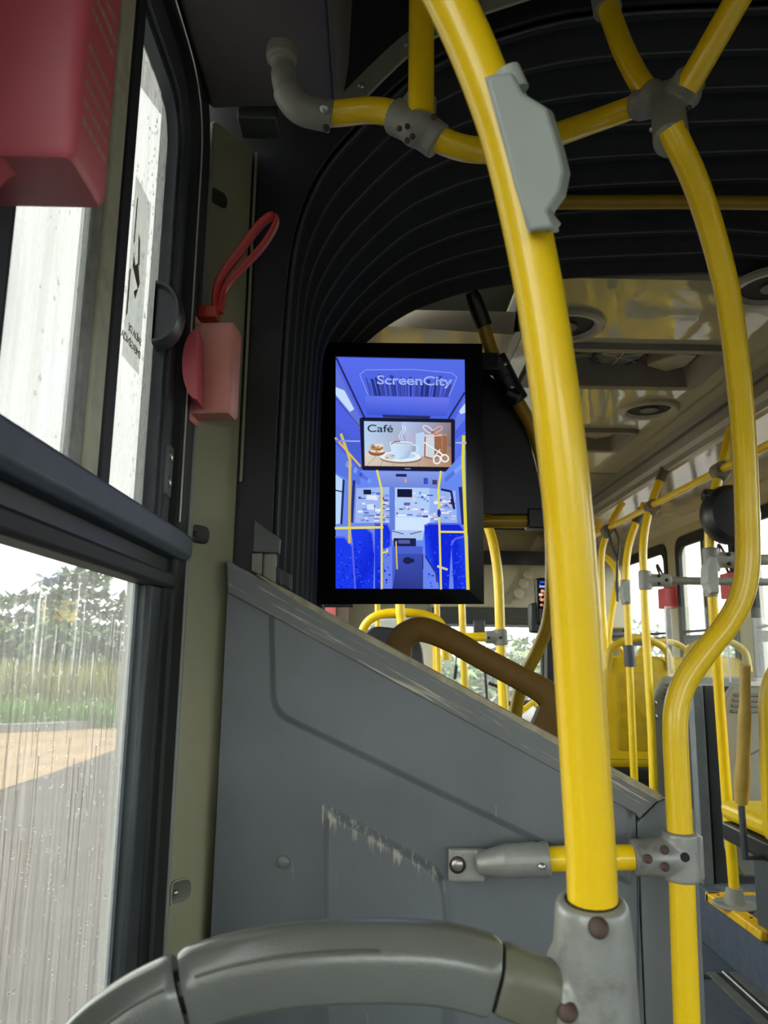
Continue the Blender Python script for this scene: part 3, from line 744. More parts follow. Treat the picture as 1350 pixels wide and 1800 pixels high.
# ================================================================== red emergency boxes on the left wall
def red_box(label, c, d, m, tilt):
    """box with a moulded body, a thin back plate and a half round flange; local frame: X out of the wall"""
    t = thing('emergency_box', label, 'red box', c, None); c = V(c)
    R = Matrix.Rotation(tilt, 3, 'Z')
    def at(x, y, z): return c + R @ V((x, y, z))
    w, b, h = d
    mb = MB(); lo = [V((0, -b / 2)), V((w, -b / 2)), V((w, b / 2)), V((0, b / 2))]; lo = round_poly(lo, [.003, .010, .010, .003], 4)
    ins = inset2(lo, .004)
    mb.loft([[at(p.x, p.y, z) for p in l] for l, z in ((ins, 0), (lo, .006), (lo, h - .008), (ins, h))])
    bo = mb.build('body', m, t, angle=.7)
    pl = MB(); pl.loft([[at(x, y, z) for x, y in ((-.004, -b / 2 - .0035), (w * .04, -b / 2 - .0035), (w * .04, b / 2 + .003), (-.004, b / 2 + .003))] for z in (-.012, h + .012)])
    pl.build('back_plate', m, t, bevel=.001)
    fl = MB(); P = [(0, h * .22 + 0), ] ; hp = [V((math.cos(a), math.sin(a))) for a in [math.pi / 2 + math.pi * k / 14 for k in range(15)]]
    fl.loft([[at(-.006 + p.x * .022, y, h * .55 + p.y * h * .36) for p in hp] for y in (-b / 2 + .008, -b / 2 + .012)])
    fl.build('flange', m, t)
    return t, bo, at
nb, nbo, at = red_box('dark red emergency box in the top left corner of the photo', (-.312, .537, .349), (.092, .072, .26), RED, 0)
# rows of worn print on its inner face
pm = mat('worn_print', (176, 150, 128), .6)
rl = random.Random(9)
for k in range(14):
    z = .235 - k * .0155; y = -.026
    mb = MB()
    if k in (4, 8): continue
    while y < .024:
        w = rl.uniform(.004, .010); mb.add([at(.0922, y, z), at(.0922, min(y + w, .026), z), at(.0922, min(y + w, .026), z + .0052), at(.0922, y, z + .0052)], [(0, 1, 2, 3)]); y += w + .002
    mb.build('print_row', pm, nbo, smooth=False)
MB().prism([at(x, -.03, z) for x, z in ((.0, .006), (.0, -.034), (.012, -.030), (.024, -.018), (.034, -.004), (.05, .006))], (0, .02, 0)).build('lower_tab', RED, nb)
fb, fbo, at = red_box('faded red emergency box with a pull loop on the olive pillar', (-.306, 1.250, .386), (.070, .052, .158), REDF, math.radians(-6))
MB().box(PY(367, 553, 1.255), (.034, .03, .022)).build('loop_socket', REDD, fb, bevel=.002)
MB().prism([PY(346 + 26 * -math.cos(a), 640 - 62 * math.sin(a), 1.165) for a in [-math.pi / 2 + math.pi * k / 14 for k in range(15)]], (.0, .052, 0)).build('half_round_flange', RED, fb)
lp_ = [PY(x, y, yy) for x, y, yy in ((379, 549, 1.25), (382, 505, 1.25), (397, 475, 1.245), (420, 444, 1.24), (453, 400, 1.235), (474, 381, 1.232), (485, 381, 1.235), (485, 393, 1.245), (475, 413, 1.25), (459, 436, 1.255), (436, 461, 1.257), (408, 491, 1.257), (394, 514, 1.257), (387, 549, 1.255))]
sp = spline(lp_, 6); L = []
for i, p in enumerate(sp):
    tt = (sp[min(i + 1, len(sp) - 1)] - sp[max(i - 1, 0)]).normalized(); dp = V((.25, 1, 0)).normalized(); nn = tt.cross(dp).normalized(); wd = .0105 if i < 32 else .010; th = .0066 if i < 34 else .0045
    L.append([p + dp * (wd * math.cos(a)) + nn * (th * math.sin(a)) for a in [2 * math.pi * k / 12 for k in range(12)]])
MB().loft(L).build('pull_loop', REDD, fb, angle=1.2)

# ================================================================== near seat with the grey arched handle
seat = thing('bus_seat', 'seat with thick grey arched handle along the bottom of the photo', 'seat', (-.05, .75, FZ))
hpth = [PD(*c) for c in ((40, 2150, .52), (85, 1980, .53), (150, 1860, .54), (228, 1790, .55), (330, 1738, .56), (450, 1703, .566), (600, 1687, .57), (760, 1690, .572), (872, 1716, .575), (925, 1735, .578), (985, 1755, .585))]
hs = spline(hpth, 10)
profh = round_poly([V((-.020, -.024)), V((.020, -.024)), V((.020, .010)), V((.008, .026)), V((-.010, .026)), V((-.021, .014))], [.008, .008, .007, .006, .007, .006], 3)
cut = [min(range(len(hs)), key=lambda i: abs(hs[i].x - PD(x, 1740, .56).x)) for x in (318, 872)]
def hsec(a, b, k=1.0, prof=None):
    pts = hs[a:b + 1]; L = []
    for i, p in enumerate(pts):
        t_ = (pts[min(i + 1, len(pts) - 1)] - pts[max(i - 1, 0)]).normalized(); sd = V((0, 1, 0)) - t_ * t_.y; sd.normalize(); u2 = sd.cross(t_) * -1
        if u2.z < 0 and abs(u2.z) > .3: u2 = -u2
        if i and u2.dot(pu) < 0: u2 = -u2
        pu = u2; kk = k * (.94 if i in (0, len(pts) - 1) else 1)
        L.append([p + sd * (-q_.x * kk) + u2 * (q_.y * kk) for q_ in (prof or profh)])
    return MB().loft(L)
hsec(0, cut[0], 1.0).build('handle_end', HAND, seat, angle=.5)
hsec(cut[0] + 1, cut[1], 1.03).build('handle', HAND, seat, angle=.5)
hsec(cut[1] + 1, len(hs) - 1, .92).build('handle_neck', HAND2, seat, angle=.5)
MB().tube(hs[3:-3], .015, 10).build('handle_core', BLK, seat)
# groove line along the chamfer of the handle
for (a, b_) in ((8, cut[0] - 1), (cut[0] + 3, cut[0] + 26)):
    MB().tube([p + V((0, -.0212, .0125)) for p in hs[a:b_]], .0011, 6).build('groove', OLIVD, seat)
bkp = [V((p.x, .66, p.y)) for p in round_poly([V((-.27, -.75)), V((.12, -.75)), V((.14, -.36)), V((.06, -.31)), V((-.22, -.31)), V((-.28, -.36))], .03, 4)]
MB().hull(bkp, [p + V((0, .03, 0)) for p in bkp]).build('backrest', HAND2, seat, bevel=.006)
MB().bx(-.27, .13, .69, 1.1, -.80, -.72).build('cushion', CUSH, seat, bevel=.02)
MB().bx(-.15, 0, .78, 1.0, FZ, -.80).build('pedestal', CAB, seat, bevel=.01)

# ================================================================== seat in the joint, only its amber handle shows
seat2 = thing('bus_seat', 'seat with dim amber handle showing above the sloping partition', 'seat', (.2, 1.7, FZ))
YH = 1.62
cl = [(706, 1200), (700, 1160), (704, 1128), (720, 1112), (745, 1107), (790, 1124), (850, 1158), (910, 1190), (956, 1216), (972, 1238), (968, 1262), (955, 1295), (950, 1340)]
hs2 = spline([PY(x, y, YH + .0) for x, y in cl], 7); 
wid = [.030, .028, .0275, .0265, .026, .0245, .024, .0245, .027, .031, .034, .034, .032]
L = []
for i, p in enumerate(hs2):
    k = i / 7; w = wid[min(int(k), 12)] + (wid[min(int(k) + 1, 12)] - wid[min(int(k), 12)]) * (k - int(k))
    t_ = (hs2[min(i + 1, len(hs2) - 1)] - hs2[max(i - 1, 0)]).normalized(); nn = V((-t_.z, 0, t_.x)).normalized()
    L.append([p + nn * (q_[0] * w) + V((0, q_[1], 0)) for q_ in ((-.9, -.013), (-1, 0), (-.9, .013), (0, .019), (.9, .013), (1, 0), (.9, -.013), (0, -.019))])
MB().loft(L).build('handle', AMB, seat2, angle=1.0)
bp = [PY(x, y, YH + .01) for x, y in ((690, 1195), (960, 1310), (985, 1420), (960, 1500), (690, 1500))]
MB().prism(bp, (0, .04, 0)).build('backrest', AMB, seat2, bevel=.01)
MB().bx(.05, .36, 1.68, 2.02, -.80, -.70).build('cushion', CUSH, seat2, bevel=.02)
MB().bx(.13, .28, 1.75, 1.95, FZ, -.80).build('pedestal', CAB, seat2, bevel=.01)

# ================================================================== screen hanging in the joint
tv = thing('display_monitor', 'portrait advertising screen in a thick black frame hanging inside the joint', 'screen', PY(706, 830, 2.06))
tb, tt_ = 2.05, 1.975
def tvp(u, v, off=0.0):
    """u, v in the frame's own width and height (v downwards); off is towards the viewer"""
    a = tvc[0] + (tvc[1] - tvc[0]) * u; b = tvc[3] + (tvc[2] - tvc[3]) * u
    return a + (b - a) * v + tvn * off
tvc = [PY(564, 602, tt_), PY(848, 604, tt_), PY(851, 1062, tb), PY(563, 1062, tb)]
tvn = (tvc[1] - tvc[0]).cross(tvc[3] - tvc[0]).normalized()
if tvn.y > 0: tvn = -tvn
oc = [(0, 0), (1, 0), (1, 1), (0, 1)]
sc_ = [(0.092, .055), (.889, .063), (.897, .943), (.094, .941)]
fr = MB(); n4 = 4
vs = [tvp(u, v, .0) for u, v in oc] + [tvp(u, v, .004) for u, v in sc_] + [tvp(u, v, -.07) for u, v in oc] + [tvp(u, v, -.012) for u, v in sc_]
fr.add(vs, [f for i in range(4) for f in ((i, (i + 1) % 4, 4 + (i + 1) % 4, 4 + i), (i, (i + 1) % 4, 8 + (i + 1) % 4, 8 + i), (4 + i, 4 + (i + 1) % 4, 12 + (i + 1) % 4, 12 + i))] + [(8, 9, 10, 11)])
fr.build('frame', BLKG, tv, smooth=False)
bk2 = MB().hull([tvp(u, v, -.0705) for u, v in ((.1, .1), (.9, .1), (.9, .9), (.1, .9))], [tvp(u, v, -.10) for u, v in ((.15, .15), (.85, .15), (.85, .85), (.15, .85))]).build('back_shell', BLK, tv, smooth=False)
MB().hull([tvp(u, v, .0) for u, v in ((.02, .995), (.2, .995), (.2, 1.012), (.02, 1.012))], [tvp(u, v, -.05) for u, v in ((.02, .995), (.2, .995), (.2, 1.012), (.02, 1.012))]).build('lower_clip', BLK, tv, smooth=False)

def emis(name, strength=1.0):
    m = bpy.data.materials.new(name); m.use_nodes = True; nt = m.node_tree; nt.nodes.remove(nt.nodes['Principled BSDF'])
    e = nt.nodes.new('ShaderNodeEmission'); a = nt.nodes.new('ShaderNodeVertexColor'); a.layer_name = 'Col'
    nt.links.new(a.outputs['Color'], e.inputs['Color']); e.inputs['Strength'].default_value = strength
    nt.links.new(e.outputs[0], nt.nodes['Material Output'].inputs['Surface']); return m
SCRM = emis('lit_screen', 0.74)
class Art:
    """flat coloured shapes lying on a lit screen; coordinates in the picture's own frame"""
    def __init__(s, place, step=.00004): s.pl = place; s.v = []; s.f = []; s.c = []; s.k = 0; s.step = step
    def poly(s, pts, col, same=False):
        if not same: s.k += 1
        n = len(s.v); s.v += [s.pl(x, y, s.k * s.step) for x, y in pts]
        s.f.append(tuple(range(n, n + len(pts)))); cs = col if isinstance(col, list) else [col] * len(pts)
        s.c += [lin(c) for c in cs]
    def rect(s, x0, y0, x1, y1, col): s.poly([(x0, y0), (x1, y0), (x1, y1), (x0, y1)], col)
    def line(s, pts, w, col, w1=None):
        s.k += 1
        P = [V(p) for p in pts]
        for i in range(len(P) - 1):
            d = (P[i + 1] - P[i]); d = d.normalized() if d.length else V((1, 0)); nn = V((-d.y, d.x)) * w / 2; e = d * w * .2
            s.poly([P[i] + nn - e, P[i + 1] + nn + e, P[i + 1] - nn + e, P[i] - nn - e], col, True)
    def ell(s, x, y, rx, ry, col, n=22): s.poly([(x + rx * math.cos(2 * math.pi * k / n), y + ry * math.sin(2 * math.pi * k / n)) for k in range(n)], col)
    def oval(s, x, y, rx, ry, w, col, a0=0, a1=360, rot=0, n=20):
        R = math.radians; c, sn = math.cos(R(rot)), math.sin(R(rot)); pts = []
        for k in range(n + 1):
            a = R(a0 + (a1 - a0) * k / n); px, py = rx * math.cos(a), ry * math.sin(a); pts.append((x + px * c - py * sn, y + px * sn + py * c))
        s.line(pts, w, col)
    def build(s, name, parent):
        o0 = WLOC[parent.name]; me = bpy.data.meshes.new(name); me.from_pydata([tuple(p - o0) for p in s.v], [], s.f)
        ca = me.color_attributes.new('Col', 'FLOAT_COLOR', 'POINT')
        for i, c in enumerate(s.c): ca.data[i].color = c
        me.materials.append(SCRM); o = bpy.data.objects.new(name, me); COL.objects.link(o); o.parent = parent; WLOC[o.name] = o0; return o
def scp(x, y, off=0):
    u = (x - 145) / 823; v = (y - 135) / 1468
    a = tvp(*sc_[0]); b = tvp(*sc_[1]); c = tvp(*sc_[2]); d = tvp(*sc_[3]); p = a + (b - a) * u; q = d + (c - d) * u
    return p + (q - p) * v + tvn * (off - .004)
scr = MB().hull([scp(145, 135, -.001), scp(968, 135, -.001), scp(968, 1603, -.001), scp(145, 1603, -.001)], [scp(145, 135, -.006), scp(968, 135, -.006), scp(968, 1603, -.006), scp(145, 1603, -.006)]).build('screen', BLKG, tv, smooth=False)
A = Art(scp)
ra = random.Random(21)
A.poly([(145, 135), (968, 135), (968, 900), (145, 900)], [(84, 104, 236), (84, 108, 230), (70, 90, 216), (78, 92, 214)])
A.poly([(160, 140), (955, 148), (865, 515), (325, 520)], [(88, 108, 236), (84, 108, 226), (78, 102, 226), (74, 98, 224)])
A.poly([(330, 385), (870, 385), (850, 505), (345, 505)], [(100, 118, 236), (108, 118, 230), (64, 88, 214), (60, 84, 212)])
A.line([(148, 140), (328, 525)], 12, (38, 42, 92)); A.line([(966, 350), (862, 520)], 12, (40, 44, 96))
A.poly([(145, 190), (300, 520), (300, 600), (145, 400)], (96, 116, 214)); A.poly([(145, 330), (200, 350), (262, 470), (235, 488), (145, 380)], (196, 218, 250)); A.line([(145, 400), (295, 580)], 6, (50, 66, 150))
A.poly([(968, 380), (905, 520), (905, 600), (968, 520)], (100, 122, 226)); A.poly([(968, 420), (930, 470), (940, 490), (968, 480)], (200, 220, 250))
A.poly([(145, 560), (300, 700), (300, 860), (145, 640)], (72, 96, 206)); A.poly([(968, 600), (900, 660), (900, 820), (968, 760)], (86, 112, 232))
A.poly([(300, 240), (335, 215), (640, 205), (885, 222), (918, 250), (868, 372), (350, 378)], (80, 102, 226))
A.line([(350, 378), (298, 245), (335, 215), (640, 205), (885, 222), (918, 250), (868, 372)], 5, (134, 156, 246))
x = 334
while x < 880:
    w = ra.choice((5, 7, 10, 14, 20, 26)); top = ra.uniform(236, 300); lean = (610 - x) * .11
    A.poly([(x, top), (x + w, top + ra.uniform(-6, 6)), (x + w + lean, 381), (x + lean, 381)], ra.choice(((40, 50, 132), (52, 64, 158), (60, 70, 160)))); x += w + ra.choice((3, 5, 7, 12))
A.poly([(440, 502), (748, 505), (742, 522), (446, 520)], (40, 50, 96))
# the second, wide screen shown in the picture
A.poly([(296, 530), (312, 522), (890, 522), (903, 532), (897, 850), (886, 860), (322, 860), (310, 850)], (26, 26, 52))
A.poly([(324, 546), (877, 546), (877, 832), (328, 832)], [(176, 206, 244), (146, 128, 140), (150, 116, 96), (196, 214, 230)])
A.poly([(560, 546), (877, 546), (877, 700), (600, 700)], [(176, 200, 240), (140, 124, 134), (134, 104, 92), (188, 184, 214)])
A.poly([(328, 748), (877, 728), (877, 832), (328, 832)], [(214, 214, 206), (160, 118, 84), (176, 132, 100), (214, 200, 180)])
for k in range(7): A.line([(340 + k * 84, 832), (400 + k * 62, 770)], 3, (168, 140, 116))
A.poly([(652, 622), (706, 608), (706, 770), (652, 748)], (186, 212, 240)); A.poly([(706, 626), (770, 622), (770, 782), (706, 768)], (198, 214, 220)); A.poly([(770, 622), (850, 632), (848, 748), (770, 782)], (150, 104, 74))
A.line([(712, 640), (708, 768), (762, 782)], 9, (170, 96, 66)); A.line([(818, 632), (820, 740)], 8, (184, 120, 92)); A.line([(716, 640), (820, 628)], 8, (226, 196, 190)); A.line([(720, 650), (724, 762)], 5, (232, 214, 206))
A.oval(730, 592, 34, 16, 6, (238, 226, 230), rot=35); A.oval(792, 592, 32, 14, 7, (224, 170, 150), rot=-30); A.ell(762, 612, 13, 9, (150, 84, 70)); A.line([(762, 614), (850, 630)], 6, (214, 150, 120))
A.line([(706, 676), (805, 742)], 8, (232, 236, 244)); A.line([(806, 720), (772, 764)], 8, (222, 224, 234)); A.oval(786, 786, 22, 26, 9, (240, 240, 246), rot=12); A.oval(835, 776, 24, 22, 9, (240, 240, 246), rot=30); A.line([(800, 735), (826, 760)], 10, (240, 240, 246))
A.ell(556, 782, 132, 32, (146, 116, 96)); A.ell(554, 770, 132, 34, (224, 238, 252)); A.ell(560, 764, 92, 20, (186, 208, 232))
A.oval(640, 718, 26, 24, 9, (206, 226, 246), 240, 470); A.poly([(486, 684), (634, 684), (628, 732), (600, 776), (560, 792), (530, 786), (500, 744)], [(206, 230, 252), (176, 196, 222), (168, 190, 218), (164, 184, 214), (190, 214, 240), (200, 224, 248), (206, 230, 252)])
A.ell(560, 684, 75, 12, (226, 240, 254)); A.ell(572, 686, 60, 7, (176, 196, 214)); A.line([(496, 690), (520, 676), (552, 672)], 8, (156, 106, 74))
for dx in (0, 16): A.line([(556 + dx, 665), (546 + dx, 640), (558 + dx, 615), (572 + dx, 595), (566 + dx, 568)], 5, (214, 228, 250))
A.ell(404, 744, 52, 24, (150, 92, 56)); A.ell(408, 736, 48, 12, (226, 214, 206)); A.ell(404, 716, 40, 18, (176, 128, 70)); A.ell(420, 700, 30, 14, (222, 208, 200))
for k in range(16): A.ell(370 + ra.uniform(0, 80), 692 + ra.uniform(0, 56), ra.uniform(3, 7), 3, ra.choice(((96, 56, 46), (236, 228, 224), (110, 66, 40))), 8)
A.poly([(452, 772), (480, 750), (500, 762), (524, 782), (500, 792), (462, 788)], (206, 204, 196))
for k in range(9): A.ell(462 + ra.uniform(0, 52), 762 + ra.uniform(0, 24), 5, 3, ra.choice(((88, 60, 50), (232, 226, 220))), 8)
A.line([(392, 636), (520, 640)], 2, (168, 184, 204)); A.rect(582, 844, 618, 849, (150, 152, 170))
# front of the pictured bus
A.rect(145, 862, 968, 1603, (104, 136, 238))
A.poly([(145, 700), (300, 862), (300, 960), (145, 880)], (88, 116, 224)); A.poly([(968, 720), (840, 862), (840, 930), (968, 860)], (104, 140, 240))
for k in range(9): A.poly([(215 + k * 17, 800 + k * 14), (235 + k * 17, 815 + k * 14), (225 + k * 17, 850 + k * 12), (205 + k * 17, 835 + k * 12)], ra.choice(((120, 156, 240), (64, 88, 196), (86, 116, 220))))
for k in range(7): A.poly([(830 + k * 15, 905 - k * 13), (850 + k * 15, 890 - k * 13), (858 + k * 15, 915 - k * 13), (838 + k * 15, 930 - k * 13)], ra.choice(((126, 160, 244), (84, 116, 214))))
A.poly([(400, 866), (835, 866), (820, 966), (420, 962)], [(136, 158, 230), (132, 154, 228), (110, 132, 214), (112, 134, 216)]); A.rect(524, 881, 593, 899, (36, 40, 92)); A.ell(586, 922, 9, 14, (206, 160, 140)); A.rect(700, 905, 727, 944, (54, 78, 200)); A.rect(755, 916, 784, 946, (60, 60, 110))
A.poly([(145, 890), (195, 925), (185, 1195), (145, 1205)], (182, 214, 250)); A.line([(145, 990), (190, 1000)], 8, (32, 38, 82)); A.line([(195, 925), (180, 1200)], 14, (36, 44, 92)); A.line([(260, 930), (245, 1190)], 18, (40, 48, 110))
A.poly([(275, 975), (482, 965), (482, 1190), (265, 1195)], (156, 182, 238)); A.poly([(518, 968), (735, 968), (735, 1240), (518, 1240)], (176, 204, 246)); A.poly([(735, 968), (900, 985), (910, 1190), (735, 1190)], (150, 178, 240))
for k in range(120):
    x, y = ra.choice(((ra.uniform(280, 470), ra.uniform(985, 1185)), (ra.uniform(525, 725), ra.uniform(985, 1145)), (ra.uniform(740, 890), ra.uniform(1000, 1185))))
    A.rect(x, y, x + ra.uniform(8, 40), y + ra.uniform(4, 18), ra.choice(((226, 236, 252), (206, 190, 222), (84, 100, 190), (120, 146, 226), (60, 70, 140), (236, 220, 228))))
A.rect(340, 1020, 402, 1048, (222, 232, 250)); A.rect(342, 1076, 386, 1112, (214, 226, 250)); A.rect(488, 1045, 526, 1090, (190, 214, 250)); A.rect(532, 978, 626, 1030, (24, 26, 56)); A.rect(320, 985, 368, 1015, (28, 30, 66))
A.poly([(488, 965), (518, 968), (515, 1240), (485, 1240)], (98, 126, 214)); A.rect(518, 1156, 737, 1240, (206, 226, 252))
A.line([(810, 978), (872, 990), (890, 1100), (872, 1040)], 14, (30, 34, 84)); A.line([(930, 965), (945, 1195)], 22, (40, 48, 110))
A.poly([(488, 1238), (700, 1238), (690, 1300), (500, 1300)], (172, 196, 240)); A.line([(492, 1242), (570, 1262)], 5, (40, 46, 96)); A.line([(612, 1262), (680, 1245)], 5, (40, 46, 96)); A.rect(508, 1288, 648, 1338, (30, 34, 84)); A.rect(540, 1298, 610, 1322, (86, 96, 150)); A.rect(535, 1302, 556, 1316, (70, 90, 200))
A.poly([(500, 1338), (690, 1338), (690, 1603), (436, 1603), (440, 1370)], (74, 96, 206)); A.poly([(530, 1385), (690, 1385), (690, 1603), (500, 1603)], [(62, 80, 182), (58, 76, 176), (46, 58, 140), (42, 54, 134)]); A.ell(595, 1428, 30, 22, (28, 34, 80)); A.rect(620, 1416, 636, 1440, (28, 34, 80)); A.line([(690, 1390), (690, 1603)], 6, (36, 42, 100))
A.poly([(440, 1345), (500, 1330), (497, 1603), (440, 1603)], (104, 130, 236)); A.poly([(690, 1480), (760, 1510), (780, 1603), (690, 1603)], (104, 132, 238))
for pts in ([(145, 1285), (200, 1285), (250, 1340), (268, 1603), (145, 1603)], [(240, 1222), (330, 1222), (375, 1260), (388, 1380), (380, 1603), (272, 1603), (256, 1350)], [(390, 1200), (470, 1200), (492, 1250), (490, 1340), (430, 1360), (425, 1603), (390, 1603)], [(700, 1210), (730, 1196), (920, 1196), (945, 1230), (945, 1300), (870, 1300), (850, 1603), (790, 1603), (775, 1500), (705, 1400)], [(866, 1330), (890, 1290), (968, 1270), (968, 1603), (880, 1603)]):
    A.poly(pts, [ra.choice(((28, 58, 236), (18, 40, 214), (34, 76, 244))) for _ in pts])
    xs = [p[0] for p in pts]; ys_ = [p[1] for p in pts]
    for k in range(46):
        x, y = ra.uniform(min(xs) + 14, max(xs) - 14), ra.uniform(min(ys_) + 60, max(ys_) - 8); A.rect(x, y, x + ra.uniform(4, 12), y + ra.uniform(4, 12), ra.choice(((48, 96, 250), (16, 32, 190), (40, 84, 244), (14, 26, 170))))
    A.line(pts[:4], 11, (92, 100, 228))
A.line([(705, 1400), (770, 1505), (776, 1560)], 10, (44, 50, 130))
YA, YB = (214, 186, 96), (226, 216, 96)
A.line([(180, 640), (236, 800), (232, 1320)], 17, YA); A.line([(145, 665), (300, 840)], 13, YA); A.line([(145, 1230), (440, 1222)], 16, YB); A.line([(405, 866), (434, 985), (432, 1603)], 13, YB); A.line([(806, 866), (790, 980), (800, 1603)], 13, YB)
A.line([(952, 640), (946, 800), (968, 1603)], 20, (222, 214, 70)); A.line([(795, 1247), (950, 1247)], 13, YB); A.line([(440, 1380), (468, 1374), (466, 1358)], 10, YB); A.line([(522, 1310), (528, 1480)], 9, YA); A.line([(780, 1462), (840, 1482)], 14, (208, 206, 150)); A.ell(792, 1130, 11, 26, (44, 50, 150))
A.poly([(145, 676), (300, 680), (300, 686), (145, 690)], [(96, 116, 230), (186, 190, 240), (186, 190, 240), (96, 116, 230)]); A.poly([(900, 680), (968, 676), (968, 690), (900, 686)], [(190, 196, 244), (160, 176, 240), (160, 176, 240), (190, 196, 244)])
A.build('picture', scr)
def flat_emit(name, c):
    m = bpy.data.materials.new(name); m.use_nodes = True; p = m.node_tree.nodes['Principled BSDF']; p.inputs['Base Color'].default_value = (0, 0, 0, 1); p.inputs['Emission Color'].default_value = lin(c); p.inputs['Emission Strength'].default_value = 0.74; return m
def art_text(body, x0, x1, yb, h, c, off, bold=0.0, cap=.72):
    o = scp(x0, yb, off); u = scp(x1, yb, off) - o; v = scp(x0, yb - h, off) - o
    t = text('lettering', body, flat_emit('lit_lettering', c), scr, v.length / cap, frame_mtx(o, u, v), .00005, bold)
    w = max((q.co.x for q in t.data.vertices), default=0)
    if w > 0: t.scale.x *= u.length / w
    return t
art_text('ScreenCity', 406, 886, 308, 56, (186, 204, 252), .010 - .0015, .0006)
art_text('ScreenCity', 410, 882, 305, 50, (104, 128, 226), .0103 - .0015, -.0004)
art_text('Café', 342, 508, 617, 48, (30, 38, 56), .010 - .0015, .0003)

# dark tube and joint block that carry the screen, with the dim pole on its right
dk_ = [PD(*c) for c in ((905, 1330, 2.24), (906, 1260, 2.24), (919, 1196, 2.23), (946, 1140, 2.22), (965, 1085, 2.21), (970, 1000, 2.2), (966, 900, 2.2), (955, 815, 2.2), (934, 750, 2.2), (906, 700, 2.19), (880, 655, 2.18), (862, 612, 2.17), (846, 562, 2.16), (831, 520, 2.15))]
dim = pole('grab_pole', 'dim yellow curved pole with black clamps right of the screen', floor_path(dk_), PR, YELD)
t_ = dk_[-1]; MB().tube([PD(851, 574, 2.165), PD(843, 552, 2.16), PD(834, 528, 2.15), PD(829, 514, 2.148)], [.024, .024, .023, .018], 14).build('end_cap', BLK, dim)
c1 = MB().tube([PD(870, 628, 2.17), PD(893, 672, 2.185)], .030, 12).box(PD(858, 640, 2.15), (.05, .05, .05)).build('clamp', BLK, dim, bevel=.004)
c2 = MB().tube([PD(886, 660, 2.18), PD(912, 706, 2.19)], .030, 12).tube([PD(890, 690, 2.16), PD(912, 700, 2.16)], .022, 10).build('clamp', BLK, dim, bevel=.004)
screw(PD(888, 640, 2.13), (0, -1, 0), .006, c1); screw(PD(900, 680, 2.14), (0, -1, 0), .006, c2)
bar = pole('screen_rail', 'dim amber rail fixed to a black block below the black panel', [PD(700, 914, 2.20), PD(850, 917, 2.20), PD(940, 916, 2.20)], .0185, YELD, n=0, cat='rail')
MB().box(PD(942, 914, 2.2), (.055, .06, .056)).build('joint_block', BLK, bar, bevel=.004)
bp = thing('side_panel', 'black curved panel filling the gap between screen and dim pole', 'panel', PY(900, 800, 2.13))
pp = [PY(x, y, 2.14) for x, y in ((690, 640), (848, 648), (874, 672), (895, 693), (915, 728), (931, 778), (944, 830), (951, 870), (955, 903), (690, 903))]
MB().prism(pp, (0, .02, 0)).build('panel', BLK, bp)

# ================================================================== front section: shell
FW = [(2.45, 3.2), (3.4, 4.62), (4.86, 5.74), (5.98, 7.05)]
FHOLES = [(a, b, -.55, .86) for a, b in FW]
wall_x('wall_right.001', XR, XR + .06, Y3, Y4, FZ, 1.2, FHOLES, BEIGE)
wall_x('wall_left.001', -.40, -.34, Y3, Y4, FZ, 1.2, FHOLES, BEIGE)
wn = 20
for side in (1, -1):
    xg = XR + .02 if side > 0 else -.36
    for (a, b, c, d) in FHOLES:
        w = struct(MB().bx(xg - .002, xg + .002, a, b, c, d).build('window_%d' % wn, GLASSC, smooth=False)); wn += 1
        xf = XR - .012 if side > 0 else -.352
        fr = MB(); ring(fr, rr(a - .03, b + .03, c - .03, d + .03, .12), rr(a + .035, b - .035, c + .035, d - .05, .09), yz(xf), 0, .03); fr.build('window_frame', RUBB, w, bevel=.003)
        MB().bx(xf + .004, xf + .03, a, b, .10, .165).build('transom', DARKF, w, bevel=.004)
        MB().bx(xf + .006, xf + .028, a, b, .182, .20).build('transom_lip', RUBB, w)
        nm = 1
        for k in range(nm):
            y = a + (b - a) * (k + 1) / (nm + 1)
            MB().bx(xf + .006, xf + .024, y - .022, y + .004, .19, d).build('mullion', RUBB, w); MB().bx(xf + .008, xf + .02, y + .005, y + .03, .19, d).build('mullion_bead', BRIGHT, w)
        if b - a > 1: MB().bx(xf + .006, xf + .024, (a + b) / 2 - .04, (a + b) / 2 + .04, c, .12).build('lower_post', DARKF, w)
# ceiling in two panels with a joint line, side fascias and glossy duct undersides
CH = [(0.62, 1.32, 2.70, 3.11), (.62, 1.34, 3.78, 4.14)]
VENTS = [(.66, 2.52), (1.20, 2.20), (1.26, 3.43)]
ceil = MB()
struct(MB().bx(.44, .62, Y3 + .02, 4.72, CF, CF + .02).bx(1.34, 1.535, Y3 + .02, 4.72, CF, CF + .02).bx(.62, 1.34, Y3 + .02, 2.70, CF, CF + .02).bx(.62, 1.34, 3.11, 3.78, CF, CF + .02).bx(.62, 1.34, 4.14, 4.72, CF, CF + .02).build('ceiling.001', CEILF, smooth=False))
struct(MB().bx(.44, 1.535, 4.735, Y4 - .3, CF - .004, CF + .02).build('ceiling.002', mat('ceiling_matte', (150, 148, 134), .3, var=.06), smooth=False))
struct(MB().bx(-.4, XR + .06, Y3, Y4, CF + .14, CF + .18).build('ceiling.003', CEILR, smooth=False))
